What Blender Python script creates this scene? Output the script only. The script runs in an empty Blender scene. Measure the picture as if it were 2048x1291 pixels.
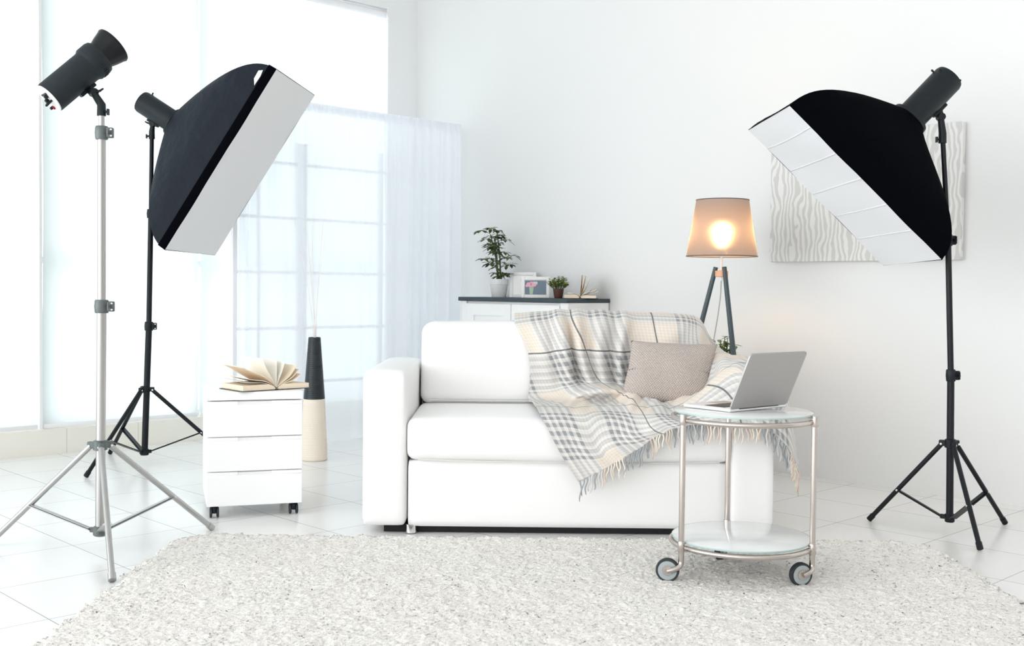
import bpy, bmesh, math, random
import numpy as np
from mathutils import Vector, Matrix, noise

random.seed(7)
rng = np.random.default_rng(7)
SC = bpy.context.scene
COL = SC.collection
PI = math.pi

# ------------------------------------------------------------------ camera
cam_data = bpy.data.cameras.new('camera')
cam = bpy.data.objects.new('camera', cam_data)
COL.objects.link(cam)
cam_data.sensor_width = 36.0
cam_data.lens = 36.0 * 2201.6 / 2048
cam_data.clip_end = 100
right = Vector((0.999949, 0.000313, 0.010077))
fwd = Vector((0.0, 0.999518, -0.031045))
upv = Vector((-0.010082, 0.031043, 0.999467))
M = Matrix((right, upv, -fwd)).transposed().to_4x4()
M.translation = Vector((0, 0, 1.05))
cam.matrix_world = M
SC.camera = cam

# ------------------------------------------------------------------ exposure, world
SC.view_settings.view_transform = 'Standard'
SC.view_settings.look = 'None'
SC.view_settings.gamma = 1.0
SC.view_settings.use_curve_mapping = False
SC.view_settings.exposure = 0.43
SC.cycles.max_bounces = 10
SC.cycles.diffuse_bounces = 5
SC.cycles.transparent_max_bounces = 24
SC.cycles.caustics_reflective = False
SC.cycles.caustics_refractive = False

world = bpy.data.worlds.new('daylight')
SC.world = world
world.use_nodes = True
wn, wl = world.node_tree.nodes, world.node_tree.links
bg = wn['Background']
tcw = wn.new('ShaderNodeTexCoord')
sepw = wn.new('ShaderNodeSeparateXYZ'); wl.new(tcw.outputs['Generated'], sepw.inputs[0])
dotn = wn.new('ShaderNodeVectorMath'); dotn.operation = 'DOT_PRODUCT'
dotn.inputs[1].default_value = Vector((-0.95, 0.08, 0.06)).normalized()     # brightest sky is out to the left
wl.new(tcw.outputs['Generated'], dotn.inputs[0])
pw = wn.new('ShaderNodeMath'); pw.operation = 'POWER'; pw.inputs[1].default_value = 2.2
hf = wn.new('ShaderNodeMath'); hf.operation = 'MULTIPLY_ADD'; hf.inputs[1].default_value = 0.5; hf.inputs[2].default_value = 0.5
wl.new(dotn.outputs['Value'], hf.inputs[0]); wl.new(hf.outputs[0], pw.inputs[0])
ma = wn.new('ShaderNodeMath'); ma.operation = 'MULTIPLY_ADD'; ma.inputs[1].default_value = 3.6; ma.inputs[2].default_value = 0.50
wl.new(pw.outputs[0], ma.inputs[0])
wl.new(ma.outputs[0], bg.inputs['Strength'])
mixw = wn.new('ShaderNodeMix'); mixw.data_type = 'RGBA'
mf = wn.new('ShaderNodeMapRange')
mf.inputs['From Min'].default_value = -0.6
mf.inputs['From Max'].default_value = 0.6
wl.new(dotn.outputs['Value'], mf.inputs['Value'])
wl.new(mf.outputs['Result'], mixw.inputs['Factor'])
mixw.inputs['A'].default_value = (1.0, 0.965, 0.93, 1)
mixw.inputs['B'].default_value = (0.965, 0.99, 1.0, 1)
wl.new(mixw.outputs['Result'], bg.inputs['Color'])

RZ = 0.77185                      # the room is turned this far to the camera
RU = Vector((math.cos(RZ), math.sin(RZ), 0))     # along the window wall
RW = Vector((-math.sin(RZ), math.cos(RZ), 0))    # along the back wall
BACK_U, WIN_W = 5.57, 6.83


def room(u, w, z=0.0):
    return RU * u + RW * w + Vector((0, 0, z))


# ------------------------------------------------------------------ materials
def mat(name, color, rough=0.5, metal=0.0, spec=0.5, **kw):
    m = bpy.data.materials.new(name)
    m.use_nodes = True
    b = m.node_tree.nodes['Principled BSDF']
    b.inputs['Base Color'].default_value = (*color, 1)
    b.inputs['Roughness'].default_value = rough
    b.inputs['Metallic'].default_value = metal
    b.inputs['Specular IOR Level'].default_value = spec
    for k, v in kw.items():
        b.inputs[k.replace('_', ' ')].default_value = v
    return m


class NT:
    """small helper for writing node graphs"""
    def __init__(self, m):
        self.m = m
        self.n = m.node_tree.nodes
        self.l = m.node_tree.links
        self.b = self.n.get('Principled BSDF')

    def put(self, sock, v):
        if isinstance(v, bpy.types.NodeSocket):
            self.l.new(v, sock)
        elif isinstance(v, (tuple, list)) and len(v) == 3 and sock.type == 'RGBA':
            sock.default_value = (*v, 1)
        else:
            sock.default_value = v

    def math(self, op, a, b=None, c=None):
        n = self.n.new('ShaderNodeMath'); n.operation = op
        self.put(n.inputs[0], a)
        if b is not None: self.put(n.inputs[1], b)
        if c is not None: self.put(n.inputs[2], c)
        return n.outputs[0]

    def coord(self, which='Object'):
        return self.n.new('ShaderNodeTexCoord').outputs[which]

    def sep(self, v):
        n = self.n.new('ShaderNodeSeparateXYZ'); self.l.new(v, n.inputs[0]); return n.outputs

    def scale(self, v, s):
        n = self.n.new('ShaderNodeMapping'); self.l.new(v, n.inputs['Vector']); n.inputs['Scale'].default_value = s
        return n.outputs[0]

    def noise(self, v, s, detail=2.0, rough=0.5):
        n = self.n.new('ShaderNodeTexNoise'); self.l.new(v, n.inputs['Vector'])
        n.inputs['Scale'].default_value = s; n.inputs['Detail'].default_value = detail
        n.inputs['Roughness'].default_value = rough
        return n.outputs['Fac']

    def mix(self, f, a, b):
        n = self.n.new('ShaderNodeMix'); n.data_type = 'RGBA'
        self.put(n.inputs['Factor'], f); self.put(n.inputs['A'], a); self.put(n.inputs['B'], b)
        return n.outputs['Result']

    def ramp(self, f, stops, interp='LINEAR'):
        n = self.n.new('ShaderNodeValToRGB'); n.color_ramp.interpolation = interp
        self.put(n.inputs[0], f)
        e = n.color_ramp.elements
        while len(e) > 1: e.remove(e[-1])
        e[0].position = stops[0][0]; e[0].color = (*[stops[0][1]] * 3, 1) if not isinstance(stops[0][1], tuple) else (*stops[0][1], 1)
        for p, c in stops[1:]:
            x = e.new(p); x.color = (*[c] * 3, 1) if not isinstance(c, tuple) else (*c, 1)
        return n.outputs['Color']

    def bump(self, h, strength=0.3, dist=0.01):
        n = self.n.new('ShaderNodeBump'); n.inputs['Strength'].default_value = strength
        n.inputs['Distance'].default_value = dist
        self.l.new(h, n.inputs['Height']); self.l.new(n.outputs[0], self.b.inputs['Normal'])

    def color(self, c):
        self.put(self.b.inputs['Base Color'], c)


def fabric(name, color, rough=0.9, scale=400, strength=0.15, dist=0.002, mottled=0.0):
    m = mat(name, color, rough, spec=0.2)
    t = NT(m)
    c = t.coord()
    t.bump(t.noise(c, scale, 3), strength, dist)
    if mottled:
        f = t.noise(c, 6, 4)
        t.color(t.mix(f, tuple(x * (1 - mottled) for x in color), color))
    return m


MAT = {}
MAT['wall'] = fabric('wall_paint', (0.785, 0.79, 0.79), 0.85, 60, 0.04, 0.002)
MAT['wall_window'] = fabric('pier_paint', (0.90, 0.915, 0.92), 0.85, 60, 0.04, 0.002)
MAT['base_tile'] = mat('cream_base_tile', (0.80, 0.775, 0.70), 0.35)
t = NT(MAT['base_tile'])
s_ = t.sep(t.coord())
fr = t.math('FRACT', t.math('DIVIDE', t.math('SUBTRACT', s_[0], 2.78), 0.468))
ln = t.math('LESS_THAN', fr, 0.008)
t.color(t.mix(ln, (0.90, 0.875, 0.80), (0.64, 0.60, 0.53)))

MAT['floor'] = mat('white_floor_tile', (0.84, 0.84, 0.83), 0.24, spec=0.45)
t = NT(MAT['floor'])
s_ = t.sep(t.coord())
a = t.math('DIVIDE', t.math('SUBTRACT', s_[0], 1.3525), 0.4568)
b = t.math('DIVIDE', t.math('SUBTRACT', s_[1], 1.613), 0.4619)
da = t.math('ABSOLUTE', t.math('SUBTRACT', t.math('FRACT', t.math('ADD', a, 50.5)), 0.5))
db = t.math('ABSOLUTE', t.math('SUBTRACT', t.math('FRACT', t.math('ADD', b, 50.5)), 0.5))
ga = t.math('LESS_THAN', da, 0.0042)
gb = t.math('LESS_THAN', db, 0.0040)
g = t.math('MAXIMUM', ga, t.math('MULTIPLY', gb, 0.9))
cell = t.n.new('ShaderNodeCombineXYZ')
t.l.new(t.math('FLOOR', t.math('ADD', a, 50)), cell.inputs[0]); t.l.new(t.math('FLOOR', t.math('ADD', b, 50)), cell.inputs[1])
wno = t.n.new('ShaderNodeTexWhiteNoise'); t.l.new(cell.outputs[0], wno.inputs['Vector'])
tile = t.mix(wno.outputs['Value'], (0.80, 0.795, 0.78), (0.835, 0.83, 0.82))
t.color(t.mix(g, tile, (0.33, 0.325, 0.32)))
t.bump(t.math('SUBTRACT', 1.0, g), 0.3, 0.002)

MAT['white_lacquer'] = mat('white_lacquer', (0.945, 0.948, 0.95), 0.28)
MAT['white_paint'] = mat('white_painted_wood', (0.86, 0.86, 0.86), 0.45)
MAT['white_metal'] = mat('white_metal', (0.91, 0.91, 0.93), 0.4)
MAT['leather'] = fabric('white_leather', (0.90, 0.90, 0.895), 0.42, 260, 0.05, 0.002)
MAT['leather'].node_tree.nodes['Principled BSDF'].inputs['Specular IOR Level'].default_value = 0.35
MAT['seam'] = mat('sofa_piping', (0.70, 0.69, 0.67), 0.6)
MAT['dark_gap'] = mat('black_gap_shade', (0.01, 0.01, 0.012), 0.8)  # flat black standing in for the shade under the sofa
MAT['black_metal'] = mat('black_powder_coat', (0.004, 0.006, 0.009), 0.42, spec=0.3)
MAT['black_plastic'] = mat('black_plastic', (0.005, 0.009, 0.012), 0.45, spec=0.3)
MAT['strobe_grey'] = mat('charcoal_textured_shell', (0.009, 0.015, 0.020), 0.5, spec=0.32)
MAT['reflector'] = mat('black_glossy_reflector', (0.003, 0.005, 0.007), 0.25, spec=0.3)
MAT['black_cloth'] = fabric('softbox_black_nylon', (0.0065, 0.0105, 0.019), 0.6, 7, 0.55, 0.03)
MAT['black_cloth_deep'] = fabric('softbox_deep_black_nylon', (0.0008, 0.0011, 0.0026), 0.85, 14, 0.12, 0.01)
MAT['black_cloth_deep'].node_tree.nodes['Principled BSDF'].inputs['Specular IOR Level'].default_value = 0.04
MAT['diffuser'] = fabric('white_diffuser_cloth', (0.83, 0.83, 0.84), 0.9, 10, 0.06, 0.01)
MAT['diffuser_bright'] = fabric('white_bright_diffuser_cloth', (0.765, 0.775, 0.80), 0.9, 10, 0.06, 0.01)
MAT['silver'] = mat('brushed_silver_tube', (0.46, 0.46, 0.455), 0.28, 0.9)
MAT['silver_dark'] = mat('grey_cast_clamp', (0.13, 0.15, 0.15), 0.45, 0.4)
MAT['rivet'] = mat('bright_rivet', (0.85, 0.85, 0.86), 0.25, 1.0)
MAT['nickel'] = mat('brushed_nickel', (0.56, 0.51, 0.475), 0.24, 0.97)
MAT['red'] = mat('red_mark', (0.30, 0.01, 0.02), 0.5)
MAT['panel'] = mat('white_control_panel', (0.78, 0.79, 0.80), 0.4)
MAT['rubber'] = mat('dark_rubber', (0.018, 0.024, 0.028), 0.6)
MAT['wheel_grey'] = mat('grey_wheel_disc', (0.36, 0.40, 0.41), 0.45)
MAT['chrome'] = mat('chrome', (0.8, 0.8, 0.8), 0.15, 1.0)
MAT['slate'] = fabric('dark_slate_wood', (0.055, 0.07, 0.082), 0.45, 30, 0.05, 0.002)
MAT['lamp_leg'] = mat('dark_blue_grey_wood', (0.045, 0.072, 0.085), 0.4)
MAT['copper'] = mat('pale_copper_wood', (0.72, 0.42, 0.27), 0.45)
MAT['cord'] = mat('grey_cord', (0.42, 0.43, 0.43), 0.6)
MAT['laptop'] = mat('silver_aluminium', (0.43, 0.415, 0.405), 0.42, 0.5)
MAT['laptop_edge'] = mat('bright_aluminium_edge', (0.86, 0.86, 0.86), 0.3, 0.5)
MAT['key'] = mat('dark_grey_key', (0.06, 0.06, 0.06), 0.5)
MAT['screen'] = mat('black_glass_screen', (0.01, 0.01, 0.012), 0.08)
MAT['page'] = mat('aged_page', (0.86, 0.73, 0.575), 0.8)
MAT['page_white'] = mat('bright_page', (0.92, 0.88, 0.80), 0.8)
MAT['cover'] = mat('dark_book_cover', (0.03, 0.032, 0.04), 0.5)
MAT['pot_white'] = mat('white_ceramic', (0.78, 0.79, 0.80), 0.4)
MAT['pot_brown'] = mat('brown_pot', (0.085, 0.035, 0.022), 0.6)
MAT['soil'] = mat('soil', (0.03, 0.02, 0.015), 0.95)
MAT['stem'] = mat('green_stem', (0.06, 0.10, 0.035), 0.6)
for nm, c1, c2 in (('leaf', (0.018, 0.055, 0.020), (0.15, 0.20, 0.065)), ('leaf_bright', (0.07, 0.14, 0.025), (0.42, 0.46, 0.10)),
                   ('leaf_olive', (0.05, 0.12, 0.025), (0.26, 0.33, 0.10))):
    m_ = mat('foliage_' + nm, c1, 0.45)
    t = NT(m_)
    t.color(t.mix(t.ramp(t.noise(t.coord(), 22, 2), [(0.35, 0.0), (0.65, 1.0)]), c1, c2))
    MAT[nm] = m_
MAT['photo_blue'] = mat('photo_blue_grey', (0.16, 0.22, 0.28), 0.5)
MAT['photo_pink'] = mat('photo_pink', (0.82, 0.42, 0.56), 0.6)
MAT['photo_green'] = mat('photo_pale_green', (0.42, 0.56, 0.42), 0.6)
MAT['twig'] = mat('white_twig', (0.86, 0.82, 0.80), 0.7)

# floor vase: ribbed raffia
for nm, c in (('vase_black', (0.010, 0.017, 0.022)), ('vase_cream', (0.87, 0.78, 0.67))):
    MAT[nm] = mat(nm, c, 0.38 if nm == 'vase_black' else 0.6)

# roller blinds: daylight soaks through the cloth
m_ = bpy.data.materials.new('translucent_blind'); m_.use_nodes = True
t = NT(m_); t.n.remove(t.b)
tr = t.n.new('ShaderNodeBsdfTranslucent'); tr.inputs['Color'].default_value = (0.60, 0.655, 0.665, 1)
df = t.n.new('ShaderNodeBsdfDiffuse'); df.inputs['Color'].default_value = (0.88, 0.92, 0.93, 1)
mx = t.n.new('ShaderNodeMixShader'); mx.inputs[0].default_value = 0.40
t.l.new(tr.outputs[0], mx.inputs[1]); t.l.new(df.outputs[0], mx.inputs[2])
t.l.new(mx.outputs[0], t.n['Material Output'].inputs[0])
MAT['blind'] = m_
# sheer curtain
m_ = bpy.data.materials.new('sheer_voile'); m_.use_nodes = True
t = NT(m_); t.n.remove(t.b)
tp = t.n.new('ShaderNodeBsdfTransparent'); tp.inputs['Color'].default_value = (1, 1, 1, 1)
tr = t.n.new('ShaderNodeBsdfTranslucent'); tr.inputs['Color'].default_value = (0.945, 0.955, 1.0, 1)
df = t.n.new('ShaderNodeBsdfDiffuse'); df.inputs['Color'].default_value = (0.945, 0.955, 1.0, 1)
mx = t.n.new('ShaderNodeMixShader'); mx.inputs[0].default_value = 0.5
t.l.new(tr.outputs[0], mx.inputs[1]); t.l.new(df.outputs[0], mx.inputs[2])
m2 = t.n.new('ShaderNodeMixShader'); m2.inputs[0].default_value = 0.74
t.l.new(tp.outputs[0], m2.inputs[1]); t.l.new(mx.outputs[0], m2.inputs[2])
t.l.new(m2.outputs[0], t.n['Material Output'].inputs[0])
MAT['voile'] = m_
# window glass (thin pane)
m_ = bpy.data.materials.new('thin_window_glass'); m_.use_nodes = True
t = NT(m_); t.n.remove(t.b)
tp = t.n.new('ShaderNodeBsdfTransparent'); tp.inputs['Color'].default_value = (0.95, 0.97, 0.97, 1)
gl = t.n.new('ShaderNodeBsdfGlossy'); gl.inputs['Roughness'].default_value = 0.02
mx = t.n.new('ShaderNodeMixShader'); mx.inputs[0].default_value = 0.06
t.l.new(tp.outputs[0], mx.inputs[1]); t.l.new(gl.outputs[0], mx.inputs[2])
t.l.new(mx.outputs[0], t.n['Material Output'].inputs[0])
MAT['glass'] = m_
# table glass: white backed, glossy, pale green edge
MAT['table_glass'] = mat('white_backed_glass', (0.79, 0.81, 0.81), 0.04, spec=0.6)
MAT['glass_edge'] = mat('pale_green_glass_edge', (0.42, 0.55, 0.53), 0.1, spec=0.7)
# lamp shade: taupe linen the bulb shows through
m_ = bpy.data.materials.new('taupe_linen_shade'); m_.use_nodes = True
t = NT(m_); t.n.remove(t.b)
co = t.coord()
wv = t.noise(t.scale(co, (160, 160, 900)), 1.0, 1)
lin = t.mix(wv, (0.25, 0.222, 0.218), (0.34, 0.30, 0.295))
tp = t.n.new('ShaderNodeBsdfRefraction'); tp.inputs['IOR'].default_value = 1.25; tp.inputs['Roughness'].default_value = 0.80; tp.inputs['Color'].default_value = (1.0, 0.86, 0.70, 1)
tr = t.n.new('ShaderNodeBsdfTranslucent'); t.l.new(lin, tr.inputs['Color'])
df = t.n.new('ShaderNodeBsdfDiffuse'); t.l.new(lin, df.inputs['Color'])
mx = t.n.new('ShaderNodeMixShader'); mx.inputs[0].default_value = 0.76
t.l.new(tr.outputs[0], mx.inputs[1]); t.l.new(df.outputs[0], mx.inputs[2])
m2 = t.n.new('ShaderNodeMixShader'); m2.inputs[0].default_value = 0.84
t.l.new(tp.outputs[0], m2.inputs[1]); t.l.new(mx.outputs[0], m2.inputs[2])
t.l.new(m2.outputs[0], t.n['Material Output'].inputs[0])
MAT['shade'] = m_
MAT['shade_edge'] = mat('shade_trim', (0.10, 0.09, 0.09), 0.7)
MAT['bulb'] = mat('warm_bulb', (1, 0.9, 0.7), 0.3, Emission_Color=(1.0, 0.60, 0.28, 1), Emission_Strength=95.0)

# rug
MAT['rug'] = mat('cream_shag', (0.82, 0.80, 0.765), 0.95, spec=0.1)
t = NT(MAT['rug'])
co = t.coord()
n1 = t.noise(co, 95, 3, 0.6)
n2 = t.noise(co, 1.6, 3)
base = t.mix(n2, (0.87, 0.83, 0.785), (0.92, 0.905, 0.875))
t.color(t.mix(t.ramp(n1, [(0.30, 0.0), (0.50, 1.0)]), (0.81, 0.775, 0.735), base))
t.bump(t.noise(co, 160, 3, 0.7), 0.6, 0.008)

# knit cushion
MAT['knit'] = mat('taupe_knit', (0.50, 0.43, 0.39), 0.9, spec=0.2)
t = NT(MAT['knit'])
s_ = t.sep(t.coord('UV'))
sx = t.math('SINE', t.math('MULTIPLY', s_[0], 2 * PI * 34))
sy = t.math('SINE', t.math('MULTIPLY', s_[1], 2 * PI * 30))
pr_ = t.math('MULTIPLY', sx, sy)
f = t.ramp(pr_, [(0.0, 0.0), (0.55, 1.0)])
t.color(t.mix(f, (0.49, 0.425, 0.39), (0.65, 0.585, 0.55)))
t.bump(pr_, 0.6, 0.004)

# art canvas
MAT['art'] = mat('zebra_canvas', (0.8, 0.8, 0.78), 0.8)
t = NT(MAT['art'])
co = t.coord()
wv = t.n.new('ShaderNodeTexWave'); wv.wave_type = 'BANDS'; wv.bands_direction = 'Y'
t.l.new(t.scale(co, (1, 1, 0.55)), wv.inputs['Vector'])
wv.inputs['Scale'].default_value = 10.5; wv.inputs['Distortion'].default_value = 9.5
wv.inputs['Detail'].default_value = 1.5; wv.inputs['Detail Scale'].default_value = 1.3
t.color(t.mix(t.ramp(wv.outputs['Fac'], [(0.40, 0.0), (0.58, 1.0)]), (0.60, 0.595, 0.58), (0.76, 0.755, 0.74)))
t.bump(wv.outputs['Fac'], 0.15, 0.004)

# plaid wool blanket (u, v in metres)
MAT['plaid'] = mat('plaid_wool', (0.85, 0.8, 0.75), 0.95, spec=0.1)
t = NT(MAT['plaid'])
uvs = t.sep(t.coord('UV'))
U_, V_ = uvs[0], uvs[1]


def bands(x, spans, length):
    st = [(0.0, 1.0 if spans[0][0] <= 0 else 0.0)]
    for p, q in spans:
        if p > 0:
            st.append((p / length, 1.0))
        st.append((q / length, 0.0))
    return t.ramp(t.math('DIVIDE', x, length), st, 'CONSTANT')


def stripes(x, period):
    w = t.math('SINE', t.math('MULTIPLY', x, 2 * PI / period))
    return t.ramp(t.math('MULTIPLY_ADD', w, 0.5, 0.5), [(0.36, 0.0), (0.52, 1.0)])


A = t.math('MULTIPLY', bands(U_, [(0, .135), (.255, .395), (.53, .68), (.90, 1.05), (1.2, 1.35)], 1.6), stripes(U_, 0.030))
B = t.math('MULTIPLY', bands(V_, [(.35, .44), (.595, .785), (1.255, 1.475)], 1.8), stripes(V_, 0.034))
A2 = t.math('MULTIPLY', stripes(U_, 0.0155), 0.10)
B2 = t.math('MULTIPLY', stripes(V_, 0.0155), 0.10)
bandA = bands(U_, [(0, .135), (.255, .395), (.53, .68), (.90, 1.05), (1.2, 1.35)], 1.6)
bandB = bands(V_, [(.35, .44), (.595, .785), (1.255, 1.475)], 1.8)
base = t.mix(t.math('MAXIMUM', bandA, bandB), (0.87, 0.775, 0.67), (0.82, 0.79, 0.755))
dark = t.math('MINIMUM', t.math('ADD', t.math('ADD', t.math('MULTIPLY', t.math('ADD', A, B), 0.33), t.math('MULTIPLY', t.math('MULTIPLY', A, B), 0.50)), t.math('ADD', A2, B2)), 1.0)
col = t.mix(dark, base, (0.25, 0.265, 0.285))
lineV = t.math('MAXIMUM', bands(V_, [(.585, .592), (1.135, 1.141)], 1.8), bands(U_, [(.462, .468), (.80, .806)], 1.6))  # dark weave lines; the lengthwise one also paints crease shade on the backrest
col = t.mix(lineV, col, (0.10, 0.115, 0.12))
t.color(t.mix(t.math('MULTIPLY', t.noise(t.coord(), 40, 4), 0.25), col, (0.86, 0.84, 0.81)))
t.bump(t.noise(t.coord(), 500, 3, 0.7), 0.45, 0.004)
for nm, c in (('tassel_cream', (0.83, 0.755, 0.67)), ('tassel_grey', (0.36, 0.385, 0.405)), ('tassel_pale', (0.68, 0.67, 0.665)), ('tassel_pink', (0.74, 0.60, 0.52))):
    MAT[nm] = fabric(nm, c, 0.95, 300, 0.4, 0.003)


# ------------------------------------------------------------------ mesh helpers
def finish(name, bm, m, parent=None, smooth=True, angle=40, loc=None):
    me = bpy.data.meshes.new(name)
    bmesh.ops.recalc_face_normals(bm, faces=bm.faces)
    bm.to_mesh(me); bm.free()
    me.materials.append(MAT[m] if isinstance(m, str) else m)
    if smooth:
        for p in me.polygons: p.use_smooth = True
        me.set_sharp_from_angle(angle=math.radians(angle))
    o = bpy.data.objects.new(name, me)
    COL.objects.link(o)
    if parent is not None: o.parent = parent
    if loc is not None: o.location = loc
    return o


def thing(name, label, cat, loc=(0, 0, 0), rz=0.0, group=None):
    o = bpy.data.objects.new(name, None)
    COL.objects.link(o)
    o.location = loc; o.rotation_euler = (0, 0, rz)
    o.empty_display_size = 0.1
    tag(o, label, cat, group)
    return o


def tag(o, label, cat, group=None):
    o['label'] = label; o['category'] = cat
    if group: o['group'] = group
    return o


def struct(o):
    o['kind'] = 'structure'
    return o


def join(bm, tmp, mtx=None):
    if mtx is not None: bmesh.ops.transform(tmp, matrix=mtx, verts=tmp.verts)
    off = {}
    for v in tmp.verts: off[v.index if False else v] = bm.verts.new(v.co)
    for f in tmp.faces:
        try: bm.faces.new([off[v] for v in f.verts])
        except ValueError: pass
    tmp.free()
    return bm


def box(bm, x0, x1, y0, y1, z0, z1, bev=0.0, seg=2, mtx=None):
    t_ = bmesh.new()
    bmesh.ops.create_cube(t_, size=1)
    for v in t_.verts:
        v.co = Vector(((v.co.x + .5) * (x1 - x0) + x0, (v.co.y + .5) * (y1 - y0) + y0, (v.co.z + .5) * (z1 - z0) + z0))
    if bev > 0:
        bmesh.ops.bevel(t_, geom=list(t_.edges), offset=bev, segments=seg, profile=0.5, affect='EDGES')
    return join(bm, t_, mtx)


def soft_box(bm, x0, x1, y0, y1, z0, z1, r, n=(8, 8, 8), f=None, mtx=None):
    """rounded box with an even grid, so that f() may pad or dent it"""
    c = Vector(((x0 + x1) / 2, (y0 + y1) / 2, (z0 + z1) / 2))
    h = Vector(((x1 - x0) / 2, (y1 - y0) / 2, (z1 - z0) / 2))
    t_ = bmesh.new()
    def rs(k):
        return [math.sin(PI / 2 * (2 * i / k - 1)) * .5 + .5 * (2 * i / k - 1) for i in range(k + 1)]
    g = [rs(k) for k in n]
    for ax in range(3):
        a, b = [i for i in range(3) if i != ax]
        for sgn in (-1, 1):
            vs = []
            for p in g[a]:
                row = []
                for q in g[b]:
                    v = [0, 0, 0]; v[ax] = sgn; v[a] = p; v[b] = q
                    P = Vector((v[0] * h[0], v[1] * h[1], v[2] * h[2]))
                    I = Vector([max(-(h[i] - r), min(h[i] - r, P[i])) for i in range(3)])
                    d = P - I
                    if d.length > 1e-9: P = I + d.normalized() * r
                    N = Vector((P[0] / h[0], P[1] / h[1], P[2] / h[2]))
                    if f: P = f(P, N)
                    row.append(t_.verts.new(P + c))
                vs.append(row)
            for i in range(len(vs) - 1):
                for j in range(len(vs[0]) - 1):
                    t_.faces.new((vs[i][j], vs[i + 1][j], vs[i + 1][j + 1], vs[i][j + 1]))
    bmesh.ops.remove_doubles(t_, verts=t_.verts, dist=1e-5)
    return join(bm, t_, mtx)


def frame(d, hint=None):
    d = Vector(d).normalized()
    h = Vector(hint) if hint is not None else (Vector((0, 0, 1)) if abs(d.z) < 0.95 else Vector((1, 0, 0)))
    x = h.cross(d)
    if x.length < 1e-6: x = Vector((1, 0, 0)).cross(d)
    x.normalize()
    return x, d.cross(x), d


def tube(bm, pts, r, n=12, cap=True):
    pts = [Vector(p) for p in pts]
    rs = r if isinstance(r, (list, tuple)) else [r] * len(pts)
    x, y, d = frame(pts[1] - pts[0])
    rings = []
    for i, p in enumerate(pts):
        if i == 0: d = pts[1] - p
        elif i == len(pts) - 1: d = p - pts[i - 1]
        else: d = (pts[i + 1] - p).normalized() + (p - pts[i - 1]).normalized()
        d.normalize()
        x = (x - d * x.dot(d)).normalized(); y = d.cross(x)
        rings.append([bm.verts.new(p + (x * math.cos(2 * PI * k / n) + y * math.sin(2 * PI * k / n)) * rs[i]) for k in range(n)])
    for a, b in zip(rings, rings[1:]):
        for k in range(n):
            bm.faces.new((a[k], a[(k + 1) % n], b[(k + 1) % n], b[k]))
    if cap:
        bm.faces.new(rings[0][::-1]); bm.faces.new(rings[-1])
    return bm


def bar(bm, p, q, w, t_, hint=None, bev=0.0):
    p, q = Vector(p), Vector(q)
    x, y, d = frame(q - p, hint)
    m = Matrix((x, y, d)).transposed().to_4x4(); m.translation = p
    return box(bm, -w / 2, w / 2, -t_ / 2, t_ / 2, 0, (q - p).length, bev, 1, m)


def lathe(bm, prof, n=32, base=(0, 0, 0), axis=(0, 0, 1), cap0=True, cap1=True):
    x, y, d = frame(axis)
    base = Vector(base)
    rings = [[bm.verts.new(base + d * z + (x * math.cos(2 * PI * k / n) + y * math.sin(2 * PI * k / n)) * max(r, 1e-4)) for k in range(n)] for r, z in prof]
    for a, b in zip(rings, rings[1:]):
        for k in range(n):
            bm.faces.new((a[k], a[(k + 1) % n], b[(k + 1) % n], b[k]))
    if cap0: bm.faces.new(rings[0][::-1])
    if cap1: bm.faces.new(rings[-1])
    return bm


def grid(bm, P):
    vs = [[bm.verts.new(p) for p in row] for row in P]
    for i in range(len(vs) - 1):
        for j in range(len(vs[0]) - 1):
            bm.faces.new((vs[i][j], vs[i][j + 1], vs[i + 1][j + 1], vs[i + 1][j]))
    return bm


def torus_arc(bm, c, R, r, a0, a1, n=48, m=10):
    pts = [Vector(c) + Vector((math.cos(a0 + (a1 - a0) * i / n) * R, math.sin(a0 + (a1 - a0) * i / n) * R, 0)) for i in range(n + 1)]
    return tube(bm, pts, r, m)


B_ = bmesh.new

# ------------------------------------------------------------------ room shell (local x = along window wall, y = along back wall)
def rfin(name, bm, m, **k):
    o = finish(name, bm, m, **k)
    o.rotation_euler = (0, 0, RZ)
    return struct(o)


bm = B_(); box(bm, -2.5, 5.57, -3.0, 6.83, -0.1, 0.0); rfin('floor', bm, 'floor', smooth=False)
bm = B_(); box(bm, -3.4, 5.77, -3.6, 7.05, 4.0, 4.15); rfin('ceiling', bm, 'wall', smooth=False)
bm = B_(); box(bm, BACK_U, BACK_U + .2, -2.0, 7.1, -0.1, 4.0); rfin('wall_back', bm, 'wall', smooth=False)
bm = B_()
box(bm, -1.6, 5.57, 6.83, 7.05, 3.20, 4.0)            # lintel over the blinds
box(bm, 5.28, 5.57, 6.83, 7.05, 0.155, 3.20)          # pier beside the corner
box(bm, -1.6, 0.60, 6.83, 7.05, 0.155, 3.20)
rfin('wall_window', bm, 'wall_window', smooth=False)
bm = B_(); box(bm, -1.6, 5.57, 6.825, 7.05, -0.1, 0.155); rfin('baseboard_window', bm, 'base_tile', smooth=False)

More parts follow.
